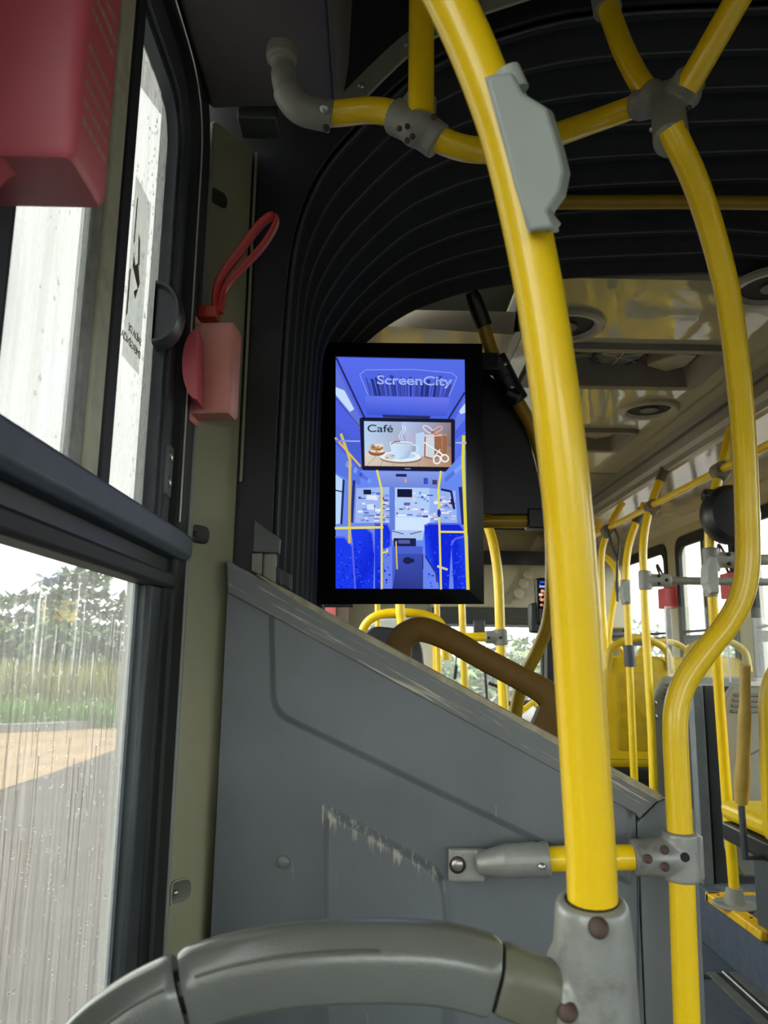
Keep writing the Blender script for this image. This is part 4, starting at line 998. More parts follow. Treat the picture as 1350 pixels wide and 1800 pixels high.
for sd, nm in ((1, 'right'), (-1, 'left')):
    mx = (lambda x: x) if sd > 0 else (lambda x: 1.975 - x)
    f1 = MB(); P = [(1.515, 1.142), (1.535, 1.142), (1.56, .975), (1.53, .975), (1.522, 1.0), (1.506, 1.02), (1.514, 1.05)]
    f1.loft([[V((mx(x), y, z)) for x, z in P] for y in (Y3 + .05, Y4 - .4)]); struct(f1.build('trim_fascia_' + nm, FASC, angle=.3))
    f2 = MB(); f2.loft([[V((mx(x), y, z)) for x, z in ((1.545, .982), (1.56, .965), (2.22, 1.00), (2.25, 1.02), (2.25, 1.04), (1.545, 1.04))] for y in (Y3 + .05, Y4 - .4)])
    struct(f2.build('trim_cove_' + nm, COVE, angle=.3))
    f3 = MB(); f3.loft([[V((mx(x), y, z)) for x, z in ((2.20, 1.015), (2.22, .995), (2.255, .95), (2.262, .90), (2.279, .89), (2.279, 1.03), (2.2, 1.03))] for y in (Y3 + .05, Y4 - .4)])
    struct(f3.build('trim_header_' + nm, BEIGE, angle=.3))
    struct(MB().tube([V((mx(1.512), Y3 + .05, 1.085)), V((mx(1.512), Y4 - .4, 1.085))], .006, 8).build('trim_bead_' + nm, DARKF))
# end wall round the windscreen
ew = MB(); ew.bx(-.4, XR + .06, Y4 - .02, Y4 + .04, FZ, -.80); ew.bx(-.4, .1, Y4 - .02, Y4 + .04, -.80, 1.2); ew.bx(1.78, XR + .06, Y4 - .02, Y4 + .04, -.80, 1.2); ew.bx(.1, 1.78, Y4 - .02, Y4 + .04, .30, 1.2)
struct(ew.build('wall_front', BEIGE, smooth=False))
struct(MB().bx(.1, 1.78, Y4, Y4 + .008, -.80, .30).build('window_30', GLASSC, smooth=False))
# sloping beige header with a dark slot and three round caps
hd = thing('front_header', 'beige box above the windscreen with a dark slot and three round caps', 'header', (1.2, 7.0, .3))
P = [(6.9, 1.13), (6.75, .70), (6.80, .42), (6.95, .36), (7.5, .36), (7.5, 1.13)]
MB().loft([[V((x, y, z)) for y, z in P] for x in (.55, 1.62)]).build('housing', BEIGE, hd, bevel=.01)
MB().loft([[V((x, y, z)) for y, z in ((6.80, .415), (6.82, .27), (7.55, .27), (7.55, .415))] for x in (.5, 1.62)]).build('dark_band', mat('header_dark', (52, 58, 56), .5), hd, bevel=.01)
q0 = PY(850, 968, 6.74); q1 = PY(965, 994, 6.74)
MB().bx(.9, q1.x + .02, 6.735, 6.76, q1.z, q0.z).build('slot', mat('slot_dark', (40, 46, 58), .12), hd, smooth=False)
for px, py in ((928, 1011), (919, 1027), (911, 1044)):
    c = PY(px, py, 6.77); MB().disc(c, (0, -1, .12), .046, .03, 18, .008).build('round_cap', BEIGE, hd)
MB().hull([PY(x, y, 6.765) for x, y in ((945, 940), (960, 945), (898, 1062), (884, 1062))], [PY(x, y, 6.75) for x, y in ((945, 940), (960, 945), (898, 1062), (884, 1062))]).build('diagonal_shadow', mat('shadow_beige', (140, 136, 120), .5), hd, smooth=False)  # slanting shadow across the housing, modelled as a darker beige strip
bxm = MB().box(PY(842, 1102, 6.72), (.10, .06, .12)).build('small_unit', DARKF, hd, bevel=.01)
# door post and pale column at the front right
dc = thing('door_column', 'plain beige column panel at the far right of the windscreen', 'column', (2.0, 6.9, FZ))
MB().prism([PY(x, y, 6.9) for x, y in ((1052, 935), (1108, 935), (1112, 1105), (1052, 1105))], (0, .1, 0)).build('upper_panel', BEIGE, dc, bevel=.015)
MB().bx(1.83, 2.24, 6.9, 7.0, FZ, -.02).build('lower_panel', CAB, dc, bevel=.01)
MB().tube([V((1.84, 6.88, .17)), V((2.23, 6.88, .20))], .022, 10).build('bar', DARKF, dc)
# dashboard and wipers
ds = thing('dashboard', 'dark dashboard under the windscreen at the far end', 'dashboard', (.9, 7.2, FZ))
MB().loft([[V((x, y, z)) for y, z in ((7.0, FZ), (7.0, -.98), (7.1, -.86), (7.55, -.84), (7.55, FZ))] for x in (.1, 1.8)]).build('body', CAB, ds, bevel=.02)
for pts, lab in (([(853, 1150), (853, 1185), (856, 1230), (858, 1262)], 'thin black wiper standing left on the windscreen'), ([(858, 1200), (878, 1208), (888, 1228), (893, 1250)], 'bent black wiper arm right of the straight one on the windscreen')):
    w = thing('wiper', lab, 'wiper', PY(*pts[-1], Y4 - .035)); MB().tube(spline([PY(x, y, Y4 - .035) for x, y in pts], 5), .012, 8).build('arm', BLK, w); MB().tube([PY(*p, Y4 - .03) for p in pts[:2]], .018, 8).build('blade', BLK, w)
w = thing('wiper', 'short black wiper blade in front of the pale left part of the windscreen', 'wiper', PY(801, 1192, Y4 - .03)); MB().tube([PY(803, 1140, Y4 - .03), PY(801, 1176, Y4 - .03)], .006, 8).build('arm', BLK, w); MB().tube([PY(802, 1170, Y4 - .03), PY(799, 1194, Y4 - .03)], .018, 8).build('blade', BLK, w)

# ---- ceiling hatches and round vents
def hatch(x0, x1, y0, y1, label):
    t = thing('roof_hatch', label, 'hatch', ((x0 + x1) / 2, (y0 + y1) / 2, CF), None)
    lo = [V((x0 - .05, y0 - .05)), V((x1 + .05, y0 - .05)), V((x1 + .05, y1 + .05)), V((x0 - .05, y1 + .05))]
    o = round_poly(lo, .07, 5); i = inset2(o, .045); i2 = inset2(o, .075); i3 = inset2(o, .10)
    tz = lambda u, v, z: V((u, v, z))
    mb = MB(); L = [[tz(p.x, p.y, z) for p in l] for l, z in ((o, CF - .001), (inset2(o, .008), CF - .022), (i, CF - .02), (i2, CF + .03), (i3, CF + .085))]
    mb.loft(L, caps=False); mb.build('rim', mat('hatch_rim', (104, 99, 88), .4, var=.06), t, angle=.5)
    MB().prism([tz(p.x, p.y, CF + .083) for p in i3], (0, 0, .01)).build('tray', mat('hatch_tray', (158, 152, 136), .4, var=.06), t, smooth=False)
    cx, cy = x0 + (x1 - x0) * .52, (y0 + y1) / 2 + .06; R = .105
    ri = MB(); ri.loft([[V((cx + r * math.cos(a), cy + r * math.sin(a), z)) for a in [2 * math.pi * k / 28 for k in range(28)]] for r, z in ((R, CF + .083), (R, CF + .062), (R * .88, CF + .058), (R * .84, CF + .083))]); gr = ri.build('vent_ring', DARKF, t)
    for k in range(-4, 5):
        h = math.sqrt(max(.0001, (R * .84) ** 2 - (k * .021) ** 2)); MB().bx(cx - h, cx + h, cy + k * .021 - .005, cy + k * .021 + .005, CF + .062, CF + .072).build('vent_slat', BRIGHT, gr)
    for a in (.5, 1.6, 2.65): MB().box((cx, cy, CF + .060), (R * 1.8, .007, .006), Matrix.Rotation(a, 3, 'Z')).build('vent_spoke', BRIGHT, gr)
    for x in (x0 + .30 * (x1 - x0), x0 + .72 * (x1 - x0)): screw(V((x, y1 - .018, CF + .042)), (0, -1, -.3), .014, t, GRYF, .006, 'button', .004)
    MB().prism([V((x1 - .20, y1 - .10, CF + .08)), V((x1 - .10, y1 - .04, CF + .08)), V((x1 - .04, y1 - .10, CF + .08)), V((x1 - .04, y1 - .22, CF + .08)), V((x1 - .12, y1 - .24, CF + .08))], (0, 0, -.05)).build('corner_block', mat('hatch_block', (150, 144, 128), .4), t, bevel=.006)
    return t
h1 = hatch(.64, 1.30, 2.73, 3.08, 'larger roof hatch with round grille behind the thick yellow pole')
MB().box((1.13, 3.0, CF + .075), (.10, .05, .016)).build('red_label', mat('hatch_label', (150, 60, 56), .5), h1, bevel=.003)
hatch(.64, 1.30, 3.80, 4.11, 'farther roof hatch just right of the thick yellow pole')
def vent(x, y, label):
    t = thing('ceiling_vent', label, 'vent', (x, y, CF)); R = .135
    mb = MB(); mb.loft([[V((x + r * math.cos(a), y + r * math.sin(a), z)) for a in [2 * math.pi * k / 32 for k in range(32)]] for r, z in ((R, CF), (R * 1.0, CF - .012), (R * .93, CF - .02), (R * .80, CF - .018), (R * .74, CF - .006), (R * .70, CF - .001))], caps=False)
    mb.build('ring', mat('vent_ring_plastic', (168, 164, 148), .3), t, angle=.8)
    MB().disc((x, y, CF - .004), (0, 0, 1), R * .73, .003, 28).build('dark_bowl', DARK, t)
    MB().disc((x, y, CF - .012), (0, 0, 1), R * .3, .008, 18).build('hub', DARKF, t); return t
vent(.655, 2.53, 'round ceiling vent half hidden behind the thick yellow pole')
vent(1.225, 2.21, 'round ceiling vent cut by the right edge of the photo')
vent(1.265, 3.43, 'round ceiling vent between the two roof hatches')

# ---- stanchions, right handrail
fr_ = .0207
def stanchion(label, pts, y, capn=None, clampn=None, floor=True, r=fr_, cap_m=None):
    P = [PY(a, b, c[0] if c else y) for a, b, *c in pts]
    if floor: P = floor_path(P, PZF if P[0].x > 1.3 else FZ)
    t = pole('stanchion', label, P, r, YELF, cat='pole', seg=14, n=6)
    if capn:
        Q = [PY(a, b, y) for a, b in capn]; sp_ = spline(Q, 4); n = len(sp_)
        MB().tube(sp_, [r * 1.25 if k < n * .6 else r * (1.25 - .95 * (k / n - .6) / .4) for k in range(n)], 12).build('end_cap', mat('cap_grey', (88, 88, 82), .5), t)
    return t
hr0, hr1 = V((1.46, 2.3, .782)), V((1.46, 6.2, .80))
hrail = thing('handrail', 'long yellow handrail under the right duct clamped to the far stanchions', 'rail', hr0)
MB().tube([hr0, (hr0 + hr1) / 2, hr1], .017, 12).build('tube', YELF, hrail)
CLMP = mat('clamp_grey', (118, 112, 98), .5, var=.12)
for y in (3.17, 3.99, 4.78, 5.6):
    MB().tube([V((1.46, y - .035, .786)), V((1.46, y + .035, .786))], .034, 14).ell((1.46, y, .775), (.04, .034, .044), 12, 8).build('clamp', CLMP, hrail)
    MB().box((1.46, y, .87), (.03, .03, .17)).build('hanger', CLMP, hrail) if y > 5 else None
P2 = stanchion('front stanchion carrying the round black device, behind the S bent pole', [(1290, 1555, 3.30), (1276, 1380, 3.28), (1265, 1230, 3.25), (1256, 1100, 3.22), (1250, 1000, 3.2), (1247, 940, 3.19), (1252, 885, 3.18), (1262, 843, 3.17), (1274, 800, 3.17), (1286, 752, 3.17)], 3.2, None)
c = PY(1290, 1555, 3.30); MB().tube([V((c.x, c.y, PZF)), V((c.x, c.y, PZF + .012))], .085, 20).tube([V((c.x, c.y, PZF)), V((c.x, c.y, PZF + .07))], [.045, .03], 16).build('base_flange', GRYF, P2, bevel=.004)
P1 = stanchion('front stanchion with grey clamp at window height left of the S bend', [(1151, 1460), (1146, 1300), (1140, 1190), (1134, 1080), (1131, 1000), (1131, 955), (1138, 910), (1151, 868), (1163, 838), (1170, 820)], 3.99, [(1160, 846), (1167, 828), (1173, 812), (1174, 800)])
P3 = stanchion('front stanchion with a grey housing, left of the clamped one', [(1112, 1300, 4.4), (1106, 1160), (1103, 1080), (1100, 1010), (1104, 965), (1114, 930), (1124, 905), (1133, 885)], 4.4, None)
P4 = stanchion('front stanchion just right of the thick yellow pole with black hanging strap', [(1070, 1220), (1064, 1140), (1058, 1050), (1057, 980), (1064, 945), (1080, 908), (1097, 880), (1106, 862)], 4.85, [(1099, 880), (1106, 866), (1113, 848), (1114, 838)])
P5 = stanchion('far double bent stanchion beside the front door column', [(1068, 1200), (1070, 1120), (1077, 1066), (1085, 1020), (1081, 998), (1070, 984), (1058, 976)], 5.2, None)
P6 = stanchion('shortest visible stanchion top, tucked against the thick yellow pole', [(1046, 1200), (1042, 1050), (1040, 960), (1047, 935), (1058, 915), (1066, 900)], 5.6, [(1060, 910), (1067, 895), (1073, 878), (1074, 870)])
for (P, px, py, y) in ((P3, 1119, 918, 4.42), (P1, 1148, 884, 3.99)): pass
MB().tube([PY(1118, 920, 4.4), PY(1129, 896, 4.4)], fr_ * 1.3, 12).build('sleeve', mat('cap_grey', (88, 88, 82), .5), P3)
MB().tube([PY(1105, 1134, 4.4), PY(1108, 1172, 4.4)], fr_ * 1.5, 12).build('seat_joint', DARKF, P3)
# grey rails that run from clamps to the window wall
for (nm, px, py, y, x1, r, dy) in (('grey horizontal rail clamped low on the stanchion left of the S bend', 1134, 1020, 3.99, 2.25, .021, 0), ('grey horizontal rail clamped high on the stanchion with the device', 1250, 984, 3.2, 2.25, .023, .02)):
    c = PY(px, py, y); t = thing('window_rail', nm, 'rail', c)
    MB().tube([c + V((.1, 0, 0)), V((x1, y, c.z + dy))], r, 14).build('tube', mat('rail_grey', (112, 114, 102), .45) if y > 3.5 else GRYF, t)
    cl = MB().tube([c + V((0, 0, -.05)), c + V((0, 0, .05))], .034, 14).tube([c, c + V((.13, 0, 0))], [.036, .034], 14).build('clamp', GRYF if y < 3.5 else BOARD, t, remesh=.004)
    for dx, dz in ((.06, .02), (.06, -.02), (.10, 0)): screw(c + V((dx, -.034, dz)), (0, -1, 0), .009, cl, DARK, .002)
# bell push housings
def housing(label, px, py, y, w, h, flip=1):
    c = PY(px, py, y); t = thing('bell_push_housing', label, 'housing', c, 'bell push housings on the far stanchions')
    P = [(-.5, .5), (.25, .5), (.5, .34), (.5, -.5), (-.1, -.5), (-.5, -.34), (-.62, -.1), (-.62, .22)] if flip < 0 else [(.5, .5), (-.05, .5), (-.5, .2), (-.6, -.2), (-.3, -.42), (-.3, -.5), (.5, -.5)]
    a = [c + V((u * w, -.036, v * h)) for u, v in P]; b = [c + V((u * w * .9, -.05, v * h * .93)) for u, v in P]; d = [c + V((u * w, .02, v * h)) for u, v in P]
    MB().loft([d, a, b]).build('shell', HOUS, t, bevel=.002, angle=.4)
    MB().tube([c + V((w * .2, 0, -.56 * h)), c + V((w * .2, 0, .56 * h))], .026, 12).build('sleeve', GRYF, t)
housing('pale grey push housing under the high rail clamp on the stanchion with device', 1245, 1012, 3.2, .045, .155)
housing('darker grey push housing on the stanchion left of the clamped one', 1097, 1041, 4.4, .042, .125)
# round black device on P2
c = PY(1284, 905, 3.12); t = thing('round_device', 'big round black device clamped to a stanchion below the handrail', 'device', c)
mb = MB(); mb.loft([[c + V((r * math.cos(a) * .95, y, r * math.sin(a) * 1.02)) for a in [2 * math.pi * k / 30 for k in range(30)]] for r, y in ((.06, -.055), (.10, -.05), (.118, -.03), (.124, 0), (.118, .04), (.08, .07))]); mb.build('shell', BLK, t)
MB().tube([PY(1247, 878, 3.14), PY(1252, 866, 3.14)], .037, 14).box(PY(1262, 872, 3.13), (.10, .07, .045)).box(PY(1241, 873, 3.14), (.03, .04, .03)).build('clamp', BLK, t, bevel=.004)
# red boxes on the window posts of the right wall
def red_far(label, px, py, x, w, h):
    c = PX(px, py, x); t = thing('emergency_box', label, 'red box', c, None)
    MB().box(c, (.08, w, h)).build('body', RED, t, bevel=.008); MB().box(c + V((.042, 0, .01)), (.006, w * 1.15, h * 1.1)).build('back_plate', RED, t)
    lo = [c + V((0, .02, h / 2)), c + V((-.02, .03, h / 2 + .07)), c + V((-.05, .03, h / 2 + .16)), c + V((-.06, 0, h / 2 + .18)), c + V((-.05, -.02, h / 2 + .15)), c + V((-.015, -.02, h / 2 + .07)), c + V((0, -.02, h / 2))]
    MB().tube(spline(lo, 5), .009, 8).build('pull_loop', mat('dark_loop', (64, 40, 40), .5), t)
red_far('small far red box on the window post left of the grey housing', 1172, 1052, 2.238, .16, .155)
red_far('larger far red box behind the high grey rail beside the S bend', 1285, 1030, 2.238, .14, .16)
# hanging strap on the handrail
c = V((1.46, 4.72, .786)); t = thing('hand_strap', 'thin black cable loop hanging from the far end of the handrail', 'strap', c)
MB().tube(spline([c + V((-.02, 0, .02)), c + V((.0, -.01, -.08)), c + V((.035, 0, -.2)), c + V((.03, 0, -.33)), c + V((.03, 0, -.45))], 5), .008, 8).build('cable', BLK, t)
MB().tube(spline([c + V((.02, 0, .02)), c + V((.05, -.01, -.08)), c + V((.04, 0, -.2))], 5), .007, 8).build('cable', BLK, t); MB().ell(c + V((.03, 0, -.36)), (.014, .014, .05), 8, 6).build('tip', DARKF, t)

# ---- raised platform, boards, cabinet, seats on the right
plat = thing('platform', 'raised seat platform with yellow step edges at lower right', 'platform', (1.8, 4, FZ))
pxl = PZ(1240, 1569, PZF).x
MB().bx(pxl + .02, XR - .002, 2.45, 6.6, FZ, PZF - .002).build('body', FLOOR, plat, bevel=.004)
MB().bx(pxl + .08, XR - .002, 2.5, 6.6, PZF - .002, PZF).build('deck', mat('deck_grey', (104, 110, 116), .5), plat)
YNOS = mat('yellow_nosing', (232, 184, 30), .45, var=.12, scale=30, dirt=(120, 90, 30), dirt_amt=.6, dscale=26)
for a, b, c, d in ((pxl - .005, pxl + .055, 3.0, 3.47), (pxl + .035, pxl + .095, 2.0 + .47, 2.98), (pxl - .005, pxl + .34, 3.44, 3.475)):
    n = MB().bx(a, b, c, d, PZF - .03, PZF + .006).build('step_edge', YNOS, plat, bevel=.006)
    if d - c > .2:
        for k in range(5): y = c + (d - c) * (k + .5) / 5; screw(V(((a + b) / 2 + .006, y, PZF + .006)), (0, 0, 1), .006, n, DARK, .001)
fr1 = thing('floor_rail', 'dark grooved metal track set in the floor below the step', 'track', (1.35, 2.7, FZ))
MB().bx(1.31, 1.345, 2.2, 3.25, FZ, FZ + .008).bx(1.40, 1.435, 2.2, 3.25, FZ, FZ + .008).build('side_strip', mat('track_grey', (120, 122, 118), .4, metal=.4), fr1)
MB().bx(1.345, 1.40, 2.2, 3.25, FZ, FZ + .004).build('channel', BLK, fr1); MB().tube([V((1.375, 2.2, FZ + .008)), V((1.375, 3.25, FZ + .008))], .004, 8).build('bright_wire', BRIGHT, fr1)
jt = struct(MB().bx(.6, 1.31, 3.20, 3.235, FZ, FZ + .003).build('trim_7', BLK))
struct(MB().bx(.4, 2.0, 2.42, 2.47, FZ, FZ + .01).build('trim_8', BLK, bevel=.003))

def board(label, ptop, y, x1, zb, ribs=5, screws=()):
    c = PY(*ptop, y); t = thing('partition_board', label, 'partition', V((c.x + .3, y, PZF)))
    P = [V((c.x, zb + .10)), V((c.x + .055, zb)), V((x1, zb)), V((x1, c.z + .06)), V((c.x + .07, c.z + .06)), V((c.x + .045, c.z + .03)), V((c.x, c.z - .06))]
    P = round_poly(P, .012, 3); I = inset2(P, .008)
    MB().loft([[V((p.x, y + .03, p.y)) for p in P], [V((p.x, y + .006, p.y)) for p in P], [V((p.x, y, p.y)) for p in I]]).build('sheet', BOARD, t, angle=.4)
    for k in range(ribs): MB().tube([V((c.x + .07 - .006 * k, y - .001, c.z + .02 - .022 * k)), V((x1 - .02, y - .001, c.z + .02 - .022 * k))], .007, 8).build('rib', mat('rib_grey', (112, 114, 110), .45), t)
    for k in range(4): MB().tube([V((c.x + .10 + .02 * k, y - .001, zb + .11 - .026 * k)), V((x1 - .02, y - .001, zb + .11 - .026 * k))], .007, 8).build('rib', mat('rib_grey', (112, 114, 110), .45), t)
    MB().tube([V((c.x + .06, y - .001, c.z - .25)), V((c.x + .16, y - .001, c.z - .20)), V((x1 - .03, y - .001, c.z - .04))], .004, 6).build('crease', mat('rib_grey', (112, 114, 110), .45), t)
    for sx, sy in screws: screw(PY(sx, sy, y - .001), (0, -1, 0), .014, t, STEEL, .004, 'screw', .006)
    return t
bd1 = board('grey ribbed partition board behind the S bend, farther of the two', (1146, 1210), 4.03, 2.24, -.90, 4, ((1150, 1236), (1151, 1260)))
bd2 = board('grey ribbed partition board at the right edge of the photo, nearer of the two', (1262, 1230), 3.30, 2.24, -.86, 4, ((1268, 1251), (1288, 1476)))
MB().box(PY(1327, 1202, 3.295), (.055, .006, .02)).build('white_plate', mat('plate_white', (224, 226, 222), .4), bd2, bevel=.003)
cbt = thing('cabinet', 'tall dark grey cabinet with a pale edge post behind the S bent pole', 'cabinet', (1.5, 3.7, FZ))
a, b, c = PY(1214, 1205, 3.62), PY(1233, 1208, 3.62), PY(1278, 1205, 3.62)
MB().bx(b.x, c.x + .1, 3.62, 3.95, FZ, a.z).build('body', CAB, cbt, bevel=.004); MB().bx(a.x, b.x - .002, 3.60, 3.66, FZ, a.z).build('edge_post', mat('post_grey', (116, 124, 128), .45), cbt, bevel=.003); MB().bx(b.x + .006, b.x + .012, 3.612, 3.62, FZ, a.z).build('groove', DARK, cbt)
for (lab, x0, y, pt, pb) in (('clear acrylic screen above the farther partition board', 1170, 4.04, 1066, 1196), ('clear acrylic screen above the nearer partition board', 1278, 3.31, 1085, 1190)):
    p = PY(x0, pt, y); q_ = PY(x0, pb, y); t = thing('acrylic_screen', lab, 'screen', p)
    MB().bx(p.x, 2.24, y, y + .006, q_.z - .02, p.z).build('sheet', ACRYL, t, smooth=False); MB().bx(p.x - .005, p.x, y - .002, y + .008, q_.z - .02, p.z).build('bright_edge', BRIGHT, t, smooth=False)

def seat_f(name, label, loc, col=SEATY, arm=True, w=.42, hh=.62):
    """a shell seat that faces forward (+Y); loc is the middle of its back edge on the platform"""
    t = thing(name, label, 'seat', loc, None); L_ = V(loc); at = lambda x, y, z: L_ + V((x, y, z))
    P = round_poly([V((-w / 2, .36)), V((w / 2, .36)), V((w / 2 + .0, .36 + hh * .8)), V((w / 2 - .05, .36 + hh)), V((-w / 2 + .05, .36 + hh)), V((-w / 2, .36 + hh * .8))], [.05, .05, .05, .07, .07, .05], 4)
    I = inset2(P, .02); I2 = inset2(P, .045); ln = lambda v: -.08 * (v - .36)
    MB().loft([[at(p.x, ln(p.y) + dy, p.y) for p in l] for l, dy in ((I, .05), (P, .04), (P, .0), (I, -.015), (I2, -.018))]).build('backrest', col, t, angle=.7)
    J = round_poly([V((-w / 2 + .08, .45)), V((w / 2 - .08, .45)), V((w / 2 - .09, .36 + hh - .09)), V((-w / 2 + .09, .36 + hh - .09))], .03, 4); MB().loft([[at(p.x, ln(p.y) - .0185, p.y) for p in J], [at(p.x, ln(p.y) - .024, p.y) for p in inset2(J, .012)]]).build('back_panel', mat('seat_back_panel', (186, 158, 18), .4), t)
    MB().loft([[at(x, y, z) for x, y in ((-w / 2 + .03, .02), (w / 2 - .03, .02), (w / 2 - .03, .44), (-w / 2 + .03, .44))] for z in (.36, .43)]).build('cushion', col, t, bevel=.025)
    MB().loft([[at(x, y, z) for x, y in ((-w / 2 + .02, -.02), (w / 2 - .02, -.02), (w / 2 - .02, .40), (-w / 2 + .02, .40))] for z in (.29, .358)]).build('under_frame', BLK, t, bevel=.01)
    MB().loft([[at(x, y, z) for x, y in ((-.1, .08), (.1, .08), (.1, .36), (-.1, .36))] for z in (0, .29)]).build('pedestal', CAB, t, bevel=.01)
    hd_ = [at(-w / 2 + .03, -.07, .36 + hh - .08), at(-w / 2 + .05, -.075, .36 + hh + .03), at(-w / 2 + .13, -.08, .36 + hh + .085), at(0, -.08, .36 + hh + .1), at(w / 2 - .13, -.08, .36 + hh + .085), at(w / 2 - .05, -.075, .36 + hh + .03), at(w / 2 - .03, -.07, .36 + hh - .08)]
    MB().tube(spline(hd_, 5), .021, 12).build('handle', mat('seat_handle_yellow', (206, 176, 40), .4), t)
    if arm:
        x = -w / 2 - .045
        MB().tube(spline([at(x, -.02, .36 + hh * .95), at(x, .02, .36 + hh * .6), at(x, .08, .36 + .12)], 5), [.018] * 4 + [.022] * 4 + [.026] * 2 + [.022], 12).build('armrest', mat('armrest_tan', (176, 144, 66), .5), t)
        MB().tube([at(x, .08, .36 + .11), at(x, .08, .30), at(-w / 2 + .05, .1, .30)], .012, 8).build('armrest_post', DARKF, t)
    return t
sA = seat_f('bus_seat', 'yellow shell seat just right of the thick pole with arm rest, nearest of its column', (1.52, 4.55, PZF))
for (x, y, lab) in ((1.97, 4.55, 'yellow shell seat by the window behind the farther partition board'), (1.52, 5.35, 'far yellow shell seat next to the aisle, second behind the board'), (1.97, 5.35, 'far yellow shell seat next to the window, second behind the board')):
    dup(sA, (x, y, PZF), lab)
c = PY(1372, 1300, 2.85)
sB = dup(sA, (1.54, 2.72, PZF - .0), 'yellow shell seat with tan arm rest cut by the right edge of the photo')
# left side of the front section, seen under the screen
dv = thing('driver_screen', 'pale white board behind the amber handle', 'board', PY(700, 1120, 5.6))
MB().prism([PY(x, y, 5.6) for x, y in ((648, 1100), (668, 1088), (762, 1084), (766, 1300), (640, 1300))], (0, .03, 0)).build('sheet', WHITEB, dv, bevel=.01)
MB().tube([PY(764, 1082, 5.58), PY(768, 1300, 5.58)], .02, 10).build('edge_tube', YELF, dv)
sd = thing('bus_seat', 'black rounded headrest seat just above the partition left of the amber handle', 'seat', PY(680, 1200, 3.9))
pts = round_poly([V((632, 1235)), V((636, 1118)), V((655, 1100)), V((715, 1106)), V((742, 1130)), V((752, 1235))], [5, 20, 30, 40, 30, 5], 5)
MB().prism([PY(p.x, p.y, 3.9) for p in pts], (0, .12, 0)).build('backrest', BLK, sd, bevel=.03)
bb = PY(690, 1235, 3.9); MB().bx(bb.x - .15, bb.x + .15, 3.95, 4.35, bb.z - .35, bb.z + .1).build('cushion', CUSH, sd, bevel=.03); MB().bx(bb.x - .08, bb.x + .08, 4.0, 4.3, FZ, bb.z - .34).build('pedestal', CAB, sd)
# yellow tubes in front of the windscreen
def ytube(label, pts, y, r=.0205, cat='pole', name='stanchion', fl=True, m=YELF):
    P = [PY(a, b, y) for a, b in pts]
    if fl: P = floor_path(P, FZ)
    return pole(name, label, P, r, m, cat=cat, seg=12, n=5)
arc = ytube('bent yellow guard tube arching just under the screen', [(634, 1160), (636, 1115), (650, 1090), (680, 1078), (730, 1078), (765, 1088), (780, 1110), (785, 1160)], 4.2, .024, 'rail', 'guard_rail')
ytube('short yellow stanchion rising behind the screen through the bent guard tube', [(712, 1200), (706, 1095), (703, 1062), (700, 900), (699, 800)], 4.1, .025)
ytube('slim far yellow stanchion left of the bent guard tube', [(668, 1200), (664, 1080), (661, 900)], 5.2, .019)
ytube('slim far yellow stanchion at the edge of the pale board', [(776, 1300), (771, 1180), (768, 1062), (764, 900)], 5.0, .019)
pm_ = ytube('yellow stanchion in the middle of the windscreen gap', [(824, 1300), (817, 1200), (812, 1065), (806, 900)], 4.4, .0205)
pr2 = ytube('yellow stanchion with grey tee fitting right of the windscreen gap', [(892, 1330), (886, 1250), (880, 1130), (876, 1020), (868, 960), (858, 925), (846, 890), (830, 860)], 3.2, .0207)
a, b = PY(740, 1120, 3.2), PY(879, 1120, 3.2)
gr_ = thing('guard_rail', 'short yellow cross tube ending in the grey tee fitting', 'rail', a); MB().tube([a, b], .0195, 12).build('tube', YELF, gr_)
MB().tube([PY(879, 1106, 3.2), PY(881, 1134, 3.2)], .029, 14).tube([PY(853, 1120, 3.2), PY(880, 1120, 3.2)], .027, 14).build('joint_fitting', GRYF, gr_, remesh=.003)
for x in (859, 880): screw(PY(x, 1121, 3.165), (0, -1, 0), .006, gr_, DARK, .002)
ytube('thin far yellow loop low in the windscreen', [(905, 1262), (935, 1236), (944, 1240), (948, 1262)], 6.4, .02, 'rail', 'guard_rail', False)
t = thing('dash_bar', 'horizontal dark bar low in the windscreen', 'bar', PY(910, 1236, 6.5)); MB().tube([PY(890, 1237, 6.5), PY(935, 1235, 6.5)], .022, 10).build('tube', DARKF, t)
# ticket reader and its small lit display behind the thick pole
rd_ = thing('ticket_reader', 'black ticket reader with small orange picture, half behind the thick pole', 'reader', PY(960, 1060, 2.9))
MB().prism([PY(x, y, 2.9) for x, y in ((942, 1016), (985, 1014), (988, 1096), (946, 1098))], (0, .05, 0)).build('shell', BLKG, rd_, bevel=.006)
MB().prism([PY(x, y, 2.92) for x, y in ((932, 1062), (952, 1054), (962, 1114), (934, 1112))], (0, .06, 0)).build('holder', mat('holder_grey', (44, 48, 50), .45), rd_, bevel=.008)
B = Art(lambda x, y, o: PY(x, y, 2.8985 - o))
B.rect(947, 1021, 984, 1070, (12, 12, 18)); B.rect(949, 1022, 957, 1025, (70, 90, 230)); B.rect(948, 1026, 950, 1029, (60, 80, 210)); B.rect(948, 1029, 966, 1033, (150, 170, 240))
rb = random.Random(4)
for k in range(22): B.ell(rb.uniform(950, 980), rb.uniform(1037, 1066), rb.uniform(1.5, 4), rb.uniform(1.5, 3.5), rb.choice(((226, 130, 84), (236, 166, 120), (196, 90, 60), (240, 200, 170))), 8)
B.build('picture', rd_)
MB().tube([PY(966, 1098, 2.94), PY(966, 1300, 2.94)], .02, 10).build('post', BLK, rd_)
